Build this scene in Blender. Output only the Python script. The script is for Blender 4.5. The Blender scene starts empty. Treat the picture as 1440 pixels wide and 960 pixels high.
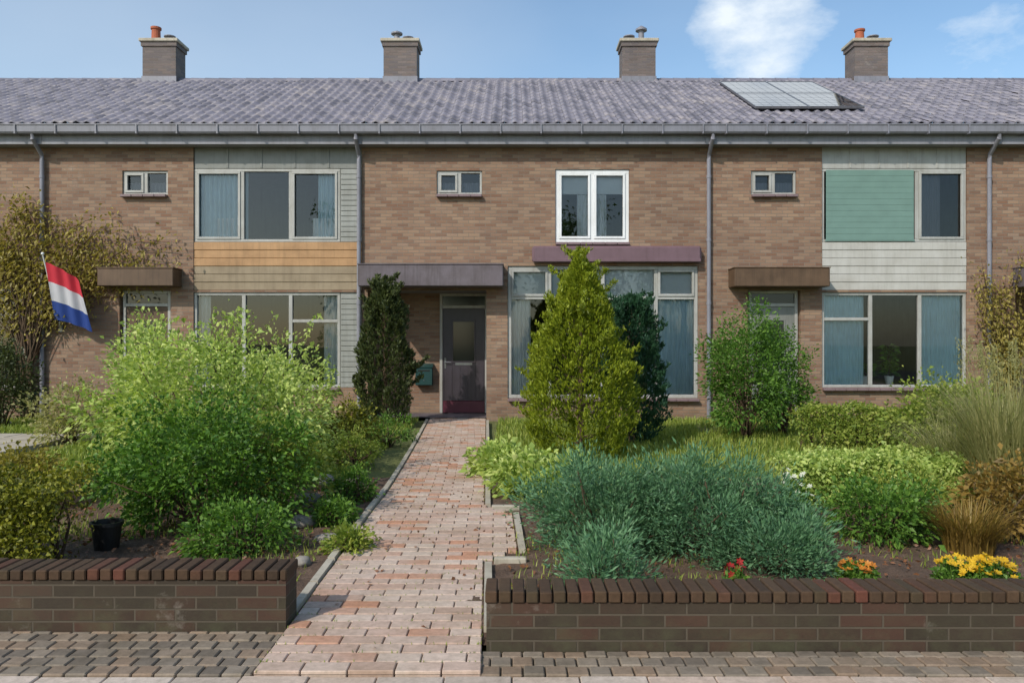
import bpy, math, random
import numpy as np
from mathutils import Vector, Matrix, noise
R = math.radians
S = bpy.context.scene
COL = S.collection
random.seed(7); rng = np.random.default_rng(7)

# ------------------------------------------------------------ camera
cam = bpy.data.objects.new('camera', bpy.data.cameras.new('camera'))
COL.objects.link(cam); S.camera = cam
cam.location = (0, 0, 1.5); cam.rotation_euler = (R(90), 0, 0)
cam.data.sensor_width = 36; cam.data.lens = 36*1105/1440
cam.data.clip_end = 1000
S.render.resolution_x = 1024; S.render.resolution_y = 682
S.view_settings.view_transform = 'Standard'; S.view_settings.look = 'None'
S.view_settings.exposure = 0.50; S.view_settings.gamma = 1.0

# ------------------------------------------------------------ light
SUN_EL, SUN_AZ = 38, 216           # azimuth: clockwise from +Y (sun in front-left of the houses, behind the camera)
w = bpy.data.worlds.new('World'); S.world = w; w.use_nodes = True
nt = w.node_tree; N = nt.nodes; L = nt.links; N.clear()
out = N.new('ShaderNodeOutputWorld'); bg = N.new('ShaderNodeBackground')
sky = N.new('ShaderNodeTexSky'); sky.sky_type = 'NISHITA'; sky.sun_disc = False
sky.sun_elevation = R(SUN_EL); sky.sun_rotation = R(SUN_AZ)
sky.air_density = 1.0; sky.dust_density = 1.2; sky.ozone_density = 1.2
bg.inputs[1].default_value = 0.122
tc = N.new('ShaderNodeTexCoord')
def wm(op, a, b=None, c=None):
    n = N.new('ShaderNodeMath'); n.operation = op
    for i, v in enumerate((a, b, c)):
        if v is None: continue
        if isinstance(v, (int, float)): n.inputs[i].default_value = v
        else: L.new(v, n.inputs[i])
    return n.outputs[0]
def blob(d, lo, hi):                # soft mask round one direction of the sky
    v = N.new('ShaderNodeVectorMath'); v.operation = 'DOT_PRODUCT'
    L.new(tc.outputs['Generated'], v.inputs[0]); v.inputs[1].default_value = Vector(d).normalized()
    m = N.new('ShaderNodeMapRange'); L.new(v.outputs['Value'], m.inputs[0])
    m.inputs[1].default_value = math.cos(R(hi)); m.inputs[2].default_value = math.cos(R(lo))
    return m.outputs[0]
mp = N.new('ShaderNodeMapping'); L.new(tc.outputs['Generated'], mp.inputs[0]); mp.inputs[3].default_value = (1, 1, 1.9)
n1 = N.new('ShaderNodeTexNoise'); L.new(mp.outputs[0], n1.inputs[0]); n1.inputs['Scale'].default_value = 9; n1.inputs['Detail'].default_value = 9; n1.inputs['Roughness'].default_value = .6
n2 = N.new('ShaderNodeTexNoise'); L.new(mp.outputs[0], n2.inputs[0]); n2.inputs['Scale'].default_value = 2.2; n2.inputs['Detail'].default_value = 5
big = blob((352, 1105, 455), .5, 5.5)
big2 = blob((430, 1105, 830), 6.0, 12.0)
sml = blob((675, 1105, 428), .5, 4)
a = wm('MAXIMUM', big, wm('MAXIMUM', wm('MULTIPLY', big2, 1.05), wm('MULTIPLY', sml, .45)))
m = N.new('ShaderNodeMapRange'); L.new(wm('ADD', wm('MULTIPLY', a, .55), n1.outputs[0]), m.inputs[0])
m.inputs[1].default_value = .72; m.inputs[2].default_value = 1.12
lf = blob((-700, 1105, 430), 0, 34)
thin = N.new('ShaderNodeMapRange'); L.new(n2.outputs[0], thin.inputs[0]); thin.inputs[1].default_value = .38; thin.inputs[2].default_value = .75
veil = wm('ADD', wm('MULTIPLY', thin.outputs[0], .10), wm('MULTIPLY', lf, .22))
msk = wm('MINIMUM', wm('ADD', m.outputs[0], veil), .9)
mix = N.new('ShaderNodeMix'); mix.data_type = 'RGBA'; L.new(msk, mix.inputs[0])
tn = N.new('ShaderNodeMix'); tn.data_type = 'RGBA'; tn.blend_type = 'MULTIPLY'; tn.inputs[0].default_value = 1; L.new(sky.outputs[0], tn.inputs[6]); tn.inputs[7].default_value = (.93, 1.03, 1.03, 1)
L.new(tn.outputs[2], mix.inputs[6]); mix.inputs[7].default_value = (5.6, 6.0, 6.3, 1)
L.new(mix.outputs[2], bg.inputs[0]); L.new(bg.outputs[0], out.inputs[0])

sun = bpy.data.objects.new('sun', bpy.data.lights.new('sun', 'SUN')); COL.objects.link(sun)
sun.data.energy = 2.3; sun.data.angle = R(.6); sun.data.color = (1, .93, .83)
sd = Vector((math.sin(R(SUN_AZ))*math.cos(R(SUN_EL)), math.cos(R(SUN_AZ))*math.cos(R(SUN_EL)), math.sin(R(SUN_EL))))
sun.rotation_euler = sd.to_track_quat('Z', 'Y').to_euler()

# ------------------------------------------------------------ materials
def lin(c):
    return tuple(((v/255)/12.92 if v <= 10 else (((v/255)+.055)/1.055)**2.4) for v in c) + (1,)
class NT:
    def __init__(s, name):
        s.m = bpy.data.materials.new(name); s.m.use_nodes = True
        s.t = s.m.node_tree; s.N = s.t.nodes; s.L = s.t.links
        s.p = s.N['Principled BSDF']; s.out = s.N['Material Output']
    def n(s, t, **k):
        x = s.N.new(t)
        for a, b in k.items(): setattr(x, a, b)
        return x
    def link(s, a, b): s.L.new(a, b)
    def noise(s, scale, detail=4, vec=None, rough=.5):
        x = s.n('ShaderNodeTexNoise'); x.inputs['Scale'].default_value = scale; x.inputs['Detail'].default_value = detail; x.inputs['Roughness'].default_value = rough
        if vec is not None: s.link(vec, x.inputs[0])
        return x.outputs[0]
    def ramp(s, fac, stops, interp='LINEAR'):
        x = s.n('ShaderNodeValToRGB'); s.link(fac, x.inputs[0]); x.color_ramp.interpolation = interp
        e = x.color_ramp.elements
        while len(e) < len(stops): e.new(.5)
        for q, (p, c) in zip(e, stops): q.position = p; q.color = c if len(c) == 4 else lin(c)
        return x.outputs[0]
    def mix(s, f, a, b, mode='MIX'):
        x = s.n('ShaderNodeMix', data_type='RGBA', blend_type=mode)
        for i, v in ((0, f), (6, a), (7, b)):
            if isinstance(v, (int, float)): x.inputs[i].default_value = v
            elif isinstance(v, tuple): x.inputs[i].default_value = v if len(v) == 4 else lin(v)
            else: s.link(v, x.inputs[i])
        return x.outputs[2]
    def math(s, op, a, b=0.0):
        x = s.n('ShaderNodeMath', operation=op)
        for i, v in ((0, a), (1, b)):
            if isinstance(v, (int, float)): x.inputs[i].default_value = v
            else: s.link(v, x.inputs[i])
        return x.outputs[0]
    def bump(s, h, strength=.4, dist=.01):
        x = s.n('ShaderNodeBump'); x.inputs['Strength'].default_value = strength; x.inputs['Distance'].default_value = dist
        s.link(h, x.inputs['Height']); s.link(x.outputs[0], s.p.inputs['Normal'])
    def base(s, v):
        if isinstance(v, tuple): s.p.inputs['Base Color'].default_value = v if len(v) == 4 else lin(v)
        else: s.link(v, s.p.inputs['Base Color'])
    def rough(s, v): s.p.inputs['Roughness'].default_value = v
def objvec(t): return t.n('ShaderNodeTexCoord').outputs['Object']

def m_paint(name, c, rough=.45, dirt=.25, spec=.5):
    t = NT(name); v = objvec(t)
    d = t.ramp(t.noise(3.1, 8, v, .65), [(.35, (1, 1, 1, 1)), (.75, (1-dirt, 1-dirt*1.1, 1-dirt*1.25, 1))])
    mp_ = t.n('ShaderNodeMapping'); g_ = t.n('ShaderNodeNewGeometry'); t.link(g_.outputs['Position'], mp_.inputs[0]); mp_.inputs[3].default_value = (14, 14, .9)
    st = t.ramp(t.noise(1.0, 7, mp_.outputs[0], .7), [(.48, (1, 1, 1, 1)), (.72, (1-dirt*.9, 1-dirt*.92, 1-dirt, 1))])
    t.base(t.mix(1.0, t.mix(1.0, lin(c), d, 'MULTIPLY'), st, 'MULTIPLY')); t.rough(rough); t.bump(t.noise(60, 3, v), .08, .003)
    t.p.inputs['Specular IOR Level'].default_value = spec
    return t.m
def m_brick(name, cols, mortar, bw=.21, bh=.0625, dirt=.3):
    t = NT(name); g = t.n('ShaderNodeNewGeometry'); v = t.n('ShaderNodeSeparateXYZ'); t.link(g.outputs['Position'], v.inputs[0])
    cmb = t.n('ShaderNodeCombineXYZ'); t.link(t.math('ADD', v.outputs[0], v.outputs[1]), cmb.inputs[0]); t.link(v.outputs[2], cmb.inputs[1])
    b = t.n('ShaderNodeTexBrick'); t.link(cmb.outputs[0], b.inputs[0])
    b.inputs['Color1'].default_value = (0, 0, 0, 1); b.inputs['Color2'].default_value = (1, 1, 1, 1); b.inputs['Mortar'].default_value = (.5, .5, .5, 1)
    b.inputs['Scale'].default_value = 1; b.inputs['Mortar Size'].default_value = .0055; b.inputs['Mortar Smooth'].default_value = .3
    b.inputs['Brick Width'].default_value = bw; b.inputs['Row Height'].default_value = bh; b.inputs['Bias'].default_value = 0
    fine = t.noise(38, 6, g.outputs['Position'], .7)
    k = t.math('ADD', t.math('MULTIPLY', b.outputs[0], .8), t.math('MULTIPLY', fine, .25))
    n = len(cols)
    c = t.ramp(k, [(i/(n-1), q) for i, q in enumerate(cols)])
    stain = t.ramp(t.noise(.7, 8, g.outputs['Position'], .65), [(.3, (1.0, 1.0, 1.0, 1)), (.72, (1-dirt, 1-dirt, 1-dirt*.9, 1))])
    c = t.mix(1.0, c, stain, 'MULTIPLY')
    bl = t.ramp(t.noise(1.6, 9, g.outputs['Position'], .72), [(.60, (0, 0, 0, 1)), (.74, (.42, .42, .42, 1))])
    c = t.mix(bl, c, (186, 178, 166))
    up = t.n('ShaderNodeMapRange'); t.link(v.outputs[2], up.inputs[0]); up.inputs[1].default_value = .26; up.inputs[2].default_value = .0
    al = t.math('MULTIPLY', up.outputs[0], t.ramp(t.noise(5, 8, g.outputs['Position'], .7), [(.42, (0, 0, 0, 1)), (.68, (.6, .6, .6, 1))]))
    c = t.mix(al, c, (82, 84, 58))
    mo = t.mix(t.noise(5, 4, g.outputs['Position']), mortar, tuple(int(q*.7) for q in mortar))
    t.base(t.mix(b.outputs['Fac'], c, mo)); t.rough(.88)
    h = t.math('ADD', t.math('MULTIPLY', b.outputs['Fac'], -1.0), t.math('MULTIPLY', fine, .5)); t.bump(h, .7, .006)
    return t.m
def m_island(name, stops, rough=.85, noise_sc=14, spec=.3, low=1.3):
    t = NT(name); g = t.n('ShaderNodeNewGeometry')
    f = t.math('ADD', g.outputs['Random Per Island'], t.math('MULTIPLY', t.math('SUBTRACT', t.noise(low, 3, g.outputs['Position']), .5), .5))
    c = t.ramp(f, stops)
    fine = t.noise(noise_sc, 7, g.outputs['Position'], .7)
    c = t.mix(1.0, c, t.ramp(fine, [(.3, (.72, .71, .68, 1)), (.7, (1.12, 1.1, 1.08, 1))]), 'MULTIPLY')
    stain = t.ramp(t.noise(2.2, 8, g.outputs['Position'], .7), [(.42, (1, 1, 1, 1)), (.7, (.78, .77, .72, 1))])
    c = t.mix(1.0, c, stain, 'MULTIPLY')
    t.base(c); t.rough(rough); t.p.inputs['Specular IOR Level'].default_value = spec
    t.bump(t.noise(90, 5, g.outputs['Position'], .7), .35, .004)
    return t.m
def m_leaf(name, stops, trans=.35, rough=.5, big=1.6):
    t = NT(name); g = t.n('ShaderNodeNewGeometry')
    f = t.math('ADD', t.math('MULTIPLY', g.outputs['Random Per Island'], .65), t.math('MULTIPLY', t.noise(big*2.2, 3, g.outputs['Position']), .55))
    f = t.math('SUBTRACT', f, .1)
    c = t.ramp(f, stops)
    t.base(c); t.rough(rough); t.p.inputs['Specular IOR Level'].default_value = .35
    tr = t.n('ShaderNodeBsdfTranslucent'); t.link(t.mix(1.0, c, (1.25, 1.3, .6, 1), 'MULTIPLY'), tr.inputs[0])
    ms = t.n('ShaderNodeMixShader'); ms.inputs[0].default_value = trans
    t.link(t.p.outputs[0], ms.inputs[1]); t.link(tr.outputs[0], ms.inputs[2]); t.link(ms.outputs[0], t.out.inputs[0])
    return t.m
def m_glass(name='window_glass', tint=(.93, .97, .96)):
    t = NT(name); t.N.remove(t.p)
    fr = t.n('ShaderNodeFresnel'); fr.inputs[0].default_value = 1.52
    gl = t.n('ShaderNodeBsdfGlossy'); gl.inputs['Roughness'].default_value = .01
    tr = t.n('ShaderNodeBsdfTransparent'); tr.inputs[0].default_value = (*tint, 1)
    bp = t.n('ShaderNodeBump'); bp.inputs['Strength'].default_value = .06; bp.inputs['Distance'].default_value = .02
    g = t.n('ShaderNodeNewGeometry'); t.link(t.noise(1.4, 2, g.outputs['Position']), bp.inputs['Height']); t.link(bp.outputs[0], gl.inputs['Normal'])
    ms = t.n('ShaderNodeMixShader'); t.link(t.math('ADD', t.math('MULTIPLY', fr.outputs[0], 1.5), .01), ms.inputs[0])
    t.link(tr.outputs[0], ms.inputs[1]); t.link(gl.outputs[0], ms.inputs[2]); t.link(ms.outputs[0], t.out.inputs[0])
    return t.m
def m_cloth(name, c, trans=.3):
    t = NT(name); v = objvec(t)
    t.base(t.mix(t.noise(4, 4, v), c, tuple(int(q*.86) for q in c))); t.rough(.9); t.bump(t.noise(160, 2, v), .2, .002)
    tr = t.n('ShaderNodeBsdfTranslucent'); tr.inputs[0].default_value = lin(c)
    ms = t.n('ShaderNodeMixShader'); ms.inputs[0].default_value = trans
    t.link(t.p.outputs[0], ms.inputs[1]); t.link(tr.outputs[0], ms.inputs[2]); t.link(ms.outputs[0], t.out.inputs[0])
    return t.m
def m_soil():
    t = NT('soil'); g = t.n('ShaderNodeNewGeometry').outputs['Position']
    a = t.noise(6, 9, g, .7); b = t.noise(70, 4, g, .7)
    c = t.ramp(t.math('ADD', t.math('MULTIPLY', a, .6), t.math('MULTIPLY', b, .4)), [(.3, (60, 47, 36)), (.5, (106, 84, 68)), (.68, (146, 120, 100))])
    t.base(c); t.rough(.95); t.bump(t.math('ADD', a, b), .9, .03)
    return t.m
def m_ground():
    t = NT('ground'); g = t.n('ShaderNodeNewGeometry').outputs['Position']
    a = t.noise(1.3, 9, g, .7); b = t.noise(60, 4, g, .7)
    c = t.ramp(t.math('ADD', t.math('MULTIPLY', a, .5), t.math('MULTIPLY', b, .5)), [(.3, (80, 82, 48)), (.55, (110, 116, 62)), (.7, (132, 120, 86))])
    t.base(c); t.rough(.95); t.bump(b, .8, .02)
    return t.m

M = {}
M['brick'] = m_brick('facade_brick', [(104, 78, 64), (142, 112, 92), (158, 130, 106), (130, 96, 76), (166, 142, 120)], (140, 130, 116))
M['brick_low'] = m_brick('garden_wall_brick', [(52, 42, 32), (68, 56, 42), (60, 50, 36), (82, 56, 42), (72, 60, 46)], (92, 82, 68), dirt=.45)
M['brick_chim'] = m_brick('chimney_brick', [(98, 88, 84), (122, 108, 102), (106, 98, 98), (132, 118, 112)], (128, 120, 112))
M['coping'] = m_island('coping_brick', [(.0, (66, 52, 40)), (.5, (84, 64, 48)), (.8, (74, 62, 46)), (1, (98, 60, 48))], noise_sc=30)
M['paver'] = m_island('path_paver', [(.0, (184, 158, 142)), (.35, (196, 174, 160)), (.64, (204, 186, 172)), (.80, (190, 162, 146)), (.95, (192, 144, 118))], noise_sc=26)
M['tile'] = m_island('pavement_tile', [(.0, (184, 170, 158)), (.5, (202, 188, 176)), (.85, (194, 172, 156)), (1, (206, 180, 162))], noise_sc=30)
M['sett'] = m_island('edge_sett', [(.0, (112, 103, 93)), (.5, (142, 131, 118)), (1, (140, 120, 102))], noise_sc=30)  # darker paving; contact shade along the walls is partly in this colour
M['rtile'] = m_island('roof_tile', [(.0, (112, 108, 116)), (.5, (128, 124, 132)), (1, (144, 138, 144))], rough=.5, noise_sc=9, spec=.5, low=.5)
def weather_roof():
    t = NT('weathered_roof_tile'); g = t.n('ShaderNodeNewGeometry'); P = g.outputs['Position']
    f = t.math('ADD', g.outputs['Random Per Island'], t.math('MULTIPLY', t.math('SUBTRACT', t.noise(.55, 5, P, .6), .5), .9))
    c = t.ramp(f, [(.0, (100, 98, 108)), (.45, (120, 117, 128)), (.85, (130, 126, 136)), (1, (140, 134, 138))])
    c = t.mix(t.ramp(t.noise(13, 6, P, .75), [(.62, (0, 0, 0, 1)), (.70, (.5, .5, .5, 1))]), c, (150, 148, 138))
    c = t.mix(t.ramp(t.noise(2.1, 9, P, .78), [(.60, (0, 0, 0, 1)), (.70, (.5, .5, .5, 1))]), c, (94, 94, 84))
    t.base(c); t.rough(.55); t.bump(t.noise(60, 5, P, .7), .4, .004); return t.m
M['rtile'] = weather_roof()
M['soil'] = m_soil(); M['ground'] = m_ground()
M['white'] = m_paint('white_paint', (226, 228, 230), dirt=.12); M['cream'] = m_paint('cream_paint', (205, 198, 178))
M['greym'] = m_paint('mid_grey_boards', (150, 152, 148)); M['greyp'] = m_paint('grey_paint', (128, 130, 126)); M['lgrey'] = m_paint('light_grey_paint', (172, 172, 168))
M['zinc'] = m_paint('gutter_grey', (132, 132, 142), .45); M['soffit'] = m_paint('soffit_grey', (140, 140, 148), .6)
M['tan'] = m_paint('tan_panel', (180, 140, 98), .6, .3); M['tan2'] = m_paint('faded_tan_panel', (150, 134, 110), .6, .3)
M['panelw'] = m_paint('off_white_panel', (186, 184, 178), .5, .18); M['darkdoor'] = m_paint('dark_door_paint', (66, 60, 68), .35)
M['maroon'] = m_paint('maroon_paint', (92, 42, 58), .4); M['brown'] = m_paint('brown_wood', (98, 76, 56), .6, .4)
M['slab'] = m_paint('concrete_slab', (106, 98, 104), .8, .35); M['sillm'] = m_paint('sill_tile', (128, 108, 112), .4, .2)
M['conc'] = m_paint('pale_concrete', (182, 174, 158), .85, .3); M['black'] = m_paint('black_plastic', (26, 26, 26), .5, .2)
M['steel'] = m_paint('steel', (150, 152, 156), .3); M['steel'].node_tree.nodes['Principled BSDF'].inputs['Metallic'].default_value = .8
M['terra'] = m_paint('terracotta', (168, 92, 64), .8, .3); M['burg'] = m_paint('burgundy_cassette', (112, 88, 96), .5, .2)
M['glass'] = m_glass(); M['net'] = m_cloth('net_curtain', (232, 236, 240), .3); M['teal'] = m_cloth('teal_blind', (138, 172, 162), .3)
M['bluel'] = m_cloth('light_blue_curtain', (200, 230, 242), .12); M['bluec'] = m_cloth('blue_grey_curtain', (196, 218, 230), .12); M['greyc'] = m_cloth('grey_curtain', (132, 134, 146), .3)
M['roomw'] = m_paint('room_wall', (92, 96, 86), .9); M['roomf'] = m_paint('room_floor', (96, 76, 56), .6)
M['red'] = m_cloth('flag_red', (226, 62, 80)); M['fwhite'] = m_cloth('flag_white', (224, 224, 232)); M['fblue'] = m_cloth('flag_blue', (48, 78, 158))
t = NT('solar_glass'); t.base((20, 26, 44)); t.rough(.06); t.p.inputs['Coat Weight'].default_value = 1; t.p.inputs['Coat Roughness'].default_value = .03; M['solar'] = t.m
t = NT('dark_glass'); t.base((30, 34, 36)); t.rough(.08); M['dglass'] = t.m
M['bark'] = m_paint('bark', (92, 74, 56), .95, .5); M['stone'] = m_paint('field_stone', (150, 144, 136), .9, .45)
g = lambda *s: [(i/(len(s)-1), c) for i, c in enumerate(s)]
M['lf_light'] = m_leaf('leaf_light_green', g((110, 135, 66), (149, 171, 86), (190, 204, 115), (226, 228, 162)))
M['lf_mid'] = m_leaf('leaf_mid_green', g((46, 75, 29), (75, 111, 42), (105, 142, 57), (135, 168, 75)))
M['lf_dark'] = m_leaf('leaf_dark_green', g((46, 71, 24), (67, 102, 34), (94, 132, 45), (126, 161, 59)), .25)
M['lf_yew'] = m_leaf('leaf_yew', g((44, 54, 30), (60, 70, 38), (78, 88, 46), (96, 104, 56)), .2)
M['lf_deep'] = m_leaf('leaf_deep_green', g((31, 58, 40), (47, 82, 56), (64, 103, 69)), .2)
M['lf_gold'] = m_leaf('leaf_golden_conifer', g((79, 92, 19), (112, 127, 30), (142, 153, 38), (164, 170, 54)), .25)
M['lf_vine'] = m_leaf('leaf_vine', g((104, 92, 46), (136, 124, 62), (164, 150, 78), (186, 172, 104)))
M['lf_olive'] = m_leaf('leaf_olive', g((92, 86, 38), (129, 120, 56), (162, 151, 69), (185, 170, 99)))
M['lf_blue'] = m_leaf('leaf_blue_green', g((54, 83, 64), (78, 116, 83), (103, 143, 102), (132, 164, 123)), .25)
M['lf_bronze'] = m_leaf('leaf_bronze', g((93, 75, 41), (129, 105, 53), (156, 127, 63), (143, 134, 73)))
M['lf_hedge'] = m_leaf('leaf_hedge_olive', g((59, 65, 20), (96, 101, 31), (140, 140, 46), (179, 174, 67)), .25)
M['lf_straw'] = m_leaf('leaf_straw_grass', g((112, 116, 70), (146, 146, 94), (172, 166, 118), (150, 150, 84)))
M['lf_grass'] = m_leaf('leaf_grass', g((82, 101, 40), (118, 139, 56), (155, 167, 75), (177, 174, 99)))
M['dry'] = m_leaf('dry_leaf', g((74, 48, 34), (112, 74, 50), (140, 96, 66), (96, 60, 48)), .1)
M['fl_yel'] = m_leaf('petal_yellow', g((214, 168, 30), (232, 192, 50)), .3); M['fl_or'] = m_leaf('petal_orange', g((206, 120, 40), (222, 150, 60)), .3)
M['fl_red'] = m_leaf('petal_red', g((150, 30, 34), (190, 54, 48)), .3); M['fl_wh'] = m_leaf('petal_white', g((214, 216, 196), (230, 230, 214)), .3)

# ------------------------------------------------------------ mesh helpers
class MB:
    def __init__(s): s.v = []; s.f = []; s.mi = []
    def add(s, v, f, mi=0):
        o = len(s.v); s.v += [tuple(p) for p in v]; s.f += [[i+o for i in q] for q in f]; s.mi += [mi]*len(f)
    def box(s, x0, x1, y0, y1, z0, z1, mi=0, b=0):
        if b:
            b = min(b, (x1-x0)*.45, (y1-y0)*.45, (z1-z0)*.45)
            vs = []
            for (sx, sy, sz) in ((0,0,0),(1,0,0),(1,1,0),(0,1,0),(0,0,1),(1,0,1),(1,1,1),(0,1,1)):
                X, Y, Z = (x0, x1)[sx], (y0, y1)[sy], (z0, z1)[sz]; dx, dy, dz = b*(1-2*sx), b*(1-2*sy), b*(1-2*sz)
                vs += [(X, Y+dy, Z+dz), (X+dx, Y, Z+dz), (X+dx, Y+dy, Z)]
            f = lambda c, k: c*3+k
            F = [[f(0,2),f(3,2),f(2,2),f(1,2)], [f(4,2),f(5,2),f(6,2),f(7,2)], [f(0,1),f(1,1),f(5,1),f(4,1)], [f(3,1),f(7,1),f(6,1),f(2,1)],
                 [f(0,0),f(4,0),f(7,0),f(3,0)], [f(1,0),f(2,0),f(6,0),f(5,0)]]
            for a, c, k1, k2 in ((0,1,1,2),(4,5,1,2),(3,2,1,2),(7,6,1,2),(0,3,0,2),(1,2,0,2),(4,7,0,2),(5,6,0,2),(0,4,0,1),(1,5,0,1),(2,6,0,1),(3,7,0,1)):
                F.append([f(a,k1), f(c,k1), f(c,k2), f(a,k2)])
            for c in range(8): F.append([f(c,0), f(c,1), f(c,2)])
            s.add(vs, F, mi); s.fix = True
            return
        v = [(x0,y0,z0),(x1,y0,z0),(x1,y1,z0),(x0,y1,z0),(x0,y0,z1),(x1,y0,z1),(x1,y1,z1),(x0,y1,z1)]
        s.add(v, [[0,3,2,1],[4,5,6,7],[0,1,5,4],[1,2,6,5],[2,3,7,6],[3,0,4,7]], mi)
    def tube(s, pts, rad, n=8, mi=0, cap=True):
        pts = [Vector(p) for p in pts]; rad = rad if isinstance(rad, (list, tuple)) else [rad]*len(pts); vs = []; F = []
        for i, p in enumerate(pts):
            d = (pts[min(i+1, len(pts)-1)]-pts[max(i-1, 0)]).normalized()
            a = d.cross(Vector((0, 0, 1)) if abs(d.z) < .9 else Vector((1, 0, 0))).normalized(); b = d.cross(a)
            for k in range(n):
                q = 2*math.pi*k/n; vs.append(p+(a*math.cos(q)+b*math.sin(q))*rad[i])
        for i in range(len(pts)-1):
            for k in range(n): F.append([i*n+k, i*n+(k+1)%n, (i+1)*n+(k+1)%n, (i+1)*n+k])
        if cap: F.append(list(range(n))[::-1]); F.append([(len(pts)-1)*n+k for k in range(n)])
        s.add(vs, F, mi)
    def lathe(s, c, prof, n=20, mi=0):
        vs = [(c[0]+r*math.cos(2*math.pi*k/n), c[1]+r*math.sin(2*math.pi*k/n), c[2]+z) for r, z in prof for k in range(n)]
        F = [[i*n+k, i*n+(k+1)%n, (i+1)*n+(k+1)%n, (i+1)*n+k] for i in range(len(prof)-1) for k in range(n)]
        s.add(vs, F, mi)
    def build(s, name, mat, parent=None, smooth=False, recalc=False):
        me = bpy.data.meshes.new(name); me.from_pydata(s.v, [], s.f)
        for q in (mat if isinstance(mat, list) else [mat]): me.materials.append(q)
        me.polygons.foreach_set('material_index', s.mi)
        if smooth: me.polygons.foreach_set('use_smooth', [True]*len(s.f))
        if recalc or getattr(s, 'fix', False):
            import bmesh
            bm = bmesh.new(); bm.from_mesh(me); bmesh.ops.recalc_face_normals(bm, faces=bm.faces); bm.to_mesh(me); bm.free()
        me.update(); o = bpy.data.objects.new(name, me); COL.objects.link(o); o.parent = parent
        return o
def thing(name, label, cat, loc=(0, 0, 0), rz=0, group=None):
    o = bpy.data.objects.new(name, None); COL.objects.link(o); o.location = loc; o.rotation_euler = (0, 0, rz)
    o.empty_display_size = .2
    return tag(o, label, cat, group)
def tag(o, label=None, cat=None, group=None, kind=None):
    for k, v in (('label', label), ('category', cat), ('group', group), ('kind', kind)):
        if v: o[k] = v
    return o
def npmesh(name, V, F, mat, parent, smooth=False):
    me = bpy.data.meshes.new(name); V = np.asarray(V, dtype=np.float32); F = np.asarray(F, dtype=np.int32); k = F.shape[1]
    me.vertices.add(len(V)); me.vertices.foreach_set('co', V.ravel())
    me.loops.add(F.size); me.loops.foreach_set('vertex_index', F.ravel())
    me.polygons.add(len(F)); me.polygons.foreach_set('loop_start', np.arange(0, F.size, k, dtype=np.int32)); me.polygons.foreach_set('loop_total', np.full(len(F), k, dtype=np.int32))
    me.materials.append(mat); me.update(calc_edges=True); me.validate()
    if smooth: me.polygons.foreach_set('use_smooth', [True]*len(F))
    o = bpy.data.objects.new(name, me); COL.objects.link(o); o.parent = parent
    return o
def nrm(a): return a/np.maximum(np.linalg.norm(a, axis=1, keepdims=True), 1e-6)
def leafarr(P, D, size, aspect=.5, fold=.25, droop=.3):
    """pointed folded leaves at points P growing along directions D"""
    n = len(P); D = nrm(D); r = nrm(rng.normal(size=(n, 3))); A = nrm(np.cross(D, r)); U = np.cross(A, D)
    s = (size*rng.uniform(.6, 1.3, n))[:, None]; wd = s*aspect*.5
    dz = np.zeros((n, 3)); dz[:, 2] = -droop
    b = P; m1 = P+D*s*.45; tip = P+D*s+dz*s
    l = m1+A*wd+U*wd*fold; rr = m1-A*wd+U*wd*fold
    V = np.stack([b, l, tip, rr], 1).reshape(-1, 3)
    i = np.arange(n)[:, None]*4
    return V, np.concatenate([i+[0, 1, 2], i+[0, 2, 3]], 0)
def leaves(name, P, D, size, mat, parent, **k):
    V, F = leafarr(P, D, size, **k); return npmesh(name, V, F, mat, parent)
def clumps(n, shape, crad, per, seed=None):
    """leaf points in clumps; shape(n)->points; returns P, D, centres"""
    C = shape(n); ci = rng.integers(0, n, n*per)
    off = rng.normal(size=(n*per, 3))*crad
    return C[ci]+off, nrm(off)+0, C
def ell(rx, ry, rz, zc, shell=.55, lump=.18, f=2.2, bottom=-.75):
    def fn(n):
        out = []
        while len(out) < n:
            d = nrm(rng.normal(size=(1, 3)))[0]
            if d[2] < bottom: continue
            k = 1+lump*noise.noise(Vector(d*f)+Vector((rx*9, ry*7, zc*5)))*1.8
            r = (shell+(1-shell)*rng.random()**.6)*k
            out.append((d[0]*rx*r, d[1]*ry*r, zc+d[2]*rz*r))
        return np.array(out)
    return fn
def branches(C, base_r, parent, trunk_h=.15, n=24, mat='bark', name='stem', rad=.014):
    b = MB(); idx = rng.choice(len(C), min(n, len(C)), replace=False)
    for i in idx:
        c = Vector(C[i]); p0 = Vector((random.uniform(-1, 1)*base_r, random.uniform(-1, 1)*base_r, -.02))
        mid = p0.lerp(c, .5)+Vector((random.uniform(-.05, .05), random.uniform(-.05, .05), .08*c.length))
        b.tube([p0, p0.lerp(mid, .5)+Vector((0, 0, .04)), mid, c], [rad, rad*.8, rad*.55, rad*.25], 5)
    return b.build(name, M[mat], parent, smooth=True)
def shoots(P, n, ext, up):          # stray shoots beyond the crown
    top = P[rng.integers(0, len(P), n*6)]; top = top[np.argsort(-(top[:, 2]+np.hypot(top[:, 0], top[:, 1])))][:n]; out = []
    for p in top:
        d = Vector((p[0], p[1], abs(p[2])*up+.2)).normalized(); l = random.uniform(.4, 1.2)*ext
        for k in range(12): out.append(Vector(p)+d*l*k/12+Vector((random.gauss(0, .012), random.gauss(0, .012), random.gauss(0, .012))))
    return np.array([tuple(q) for q in out])
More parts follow.
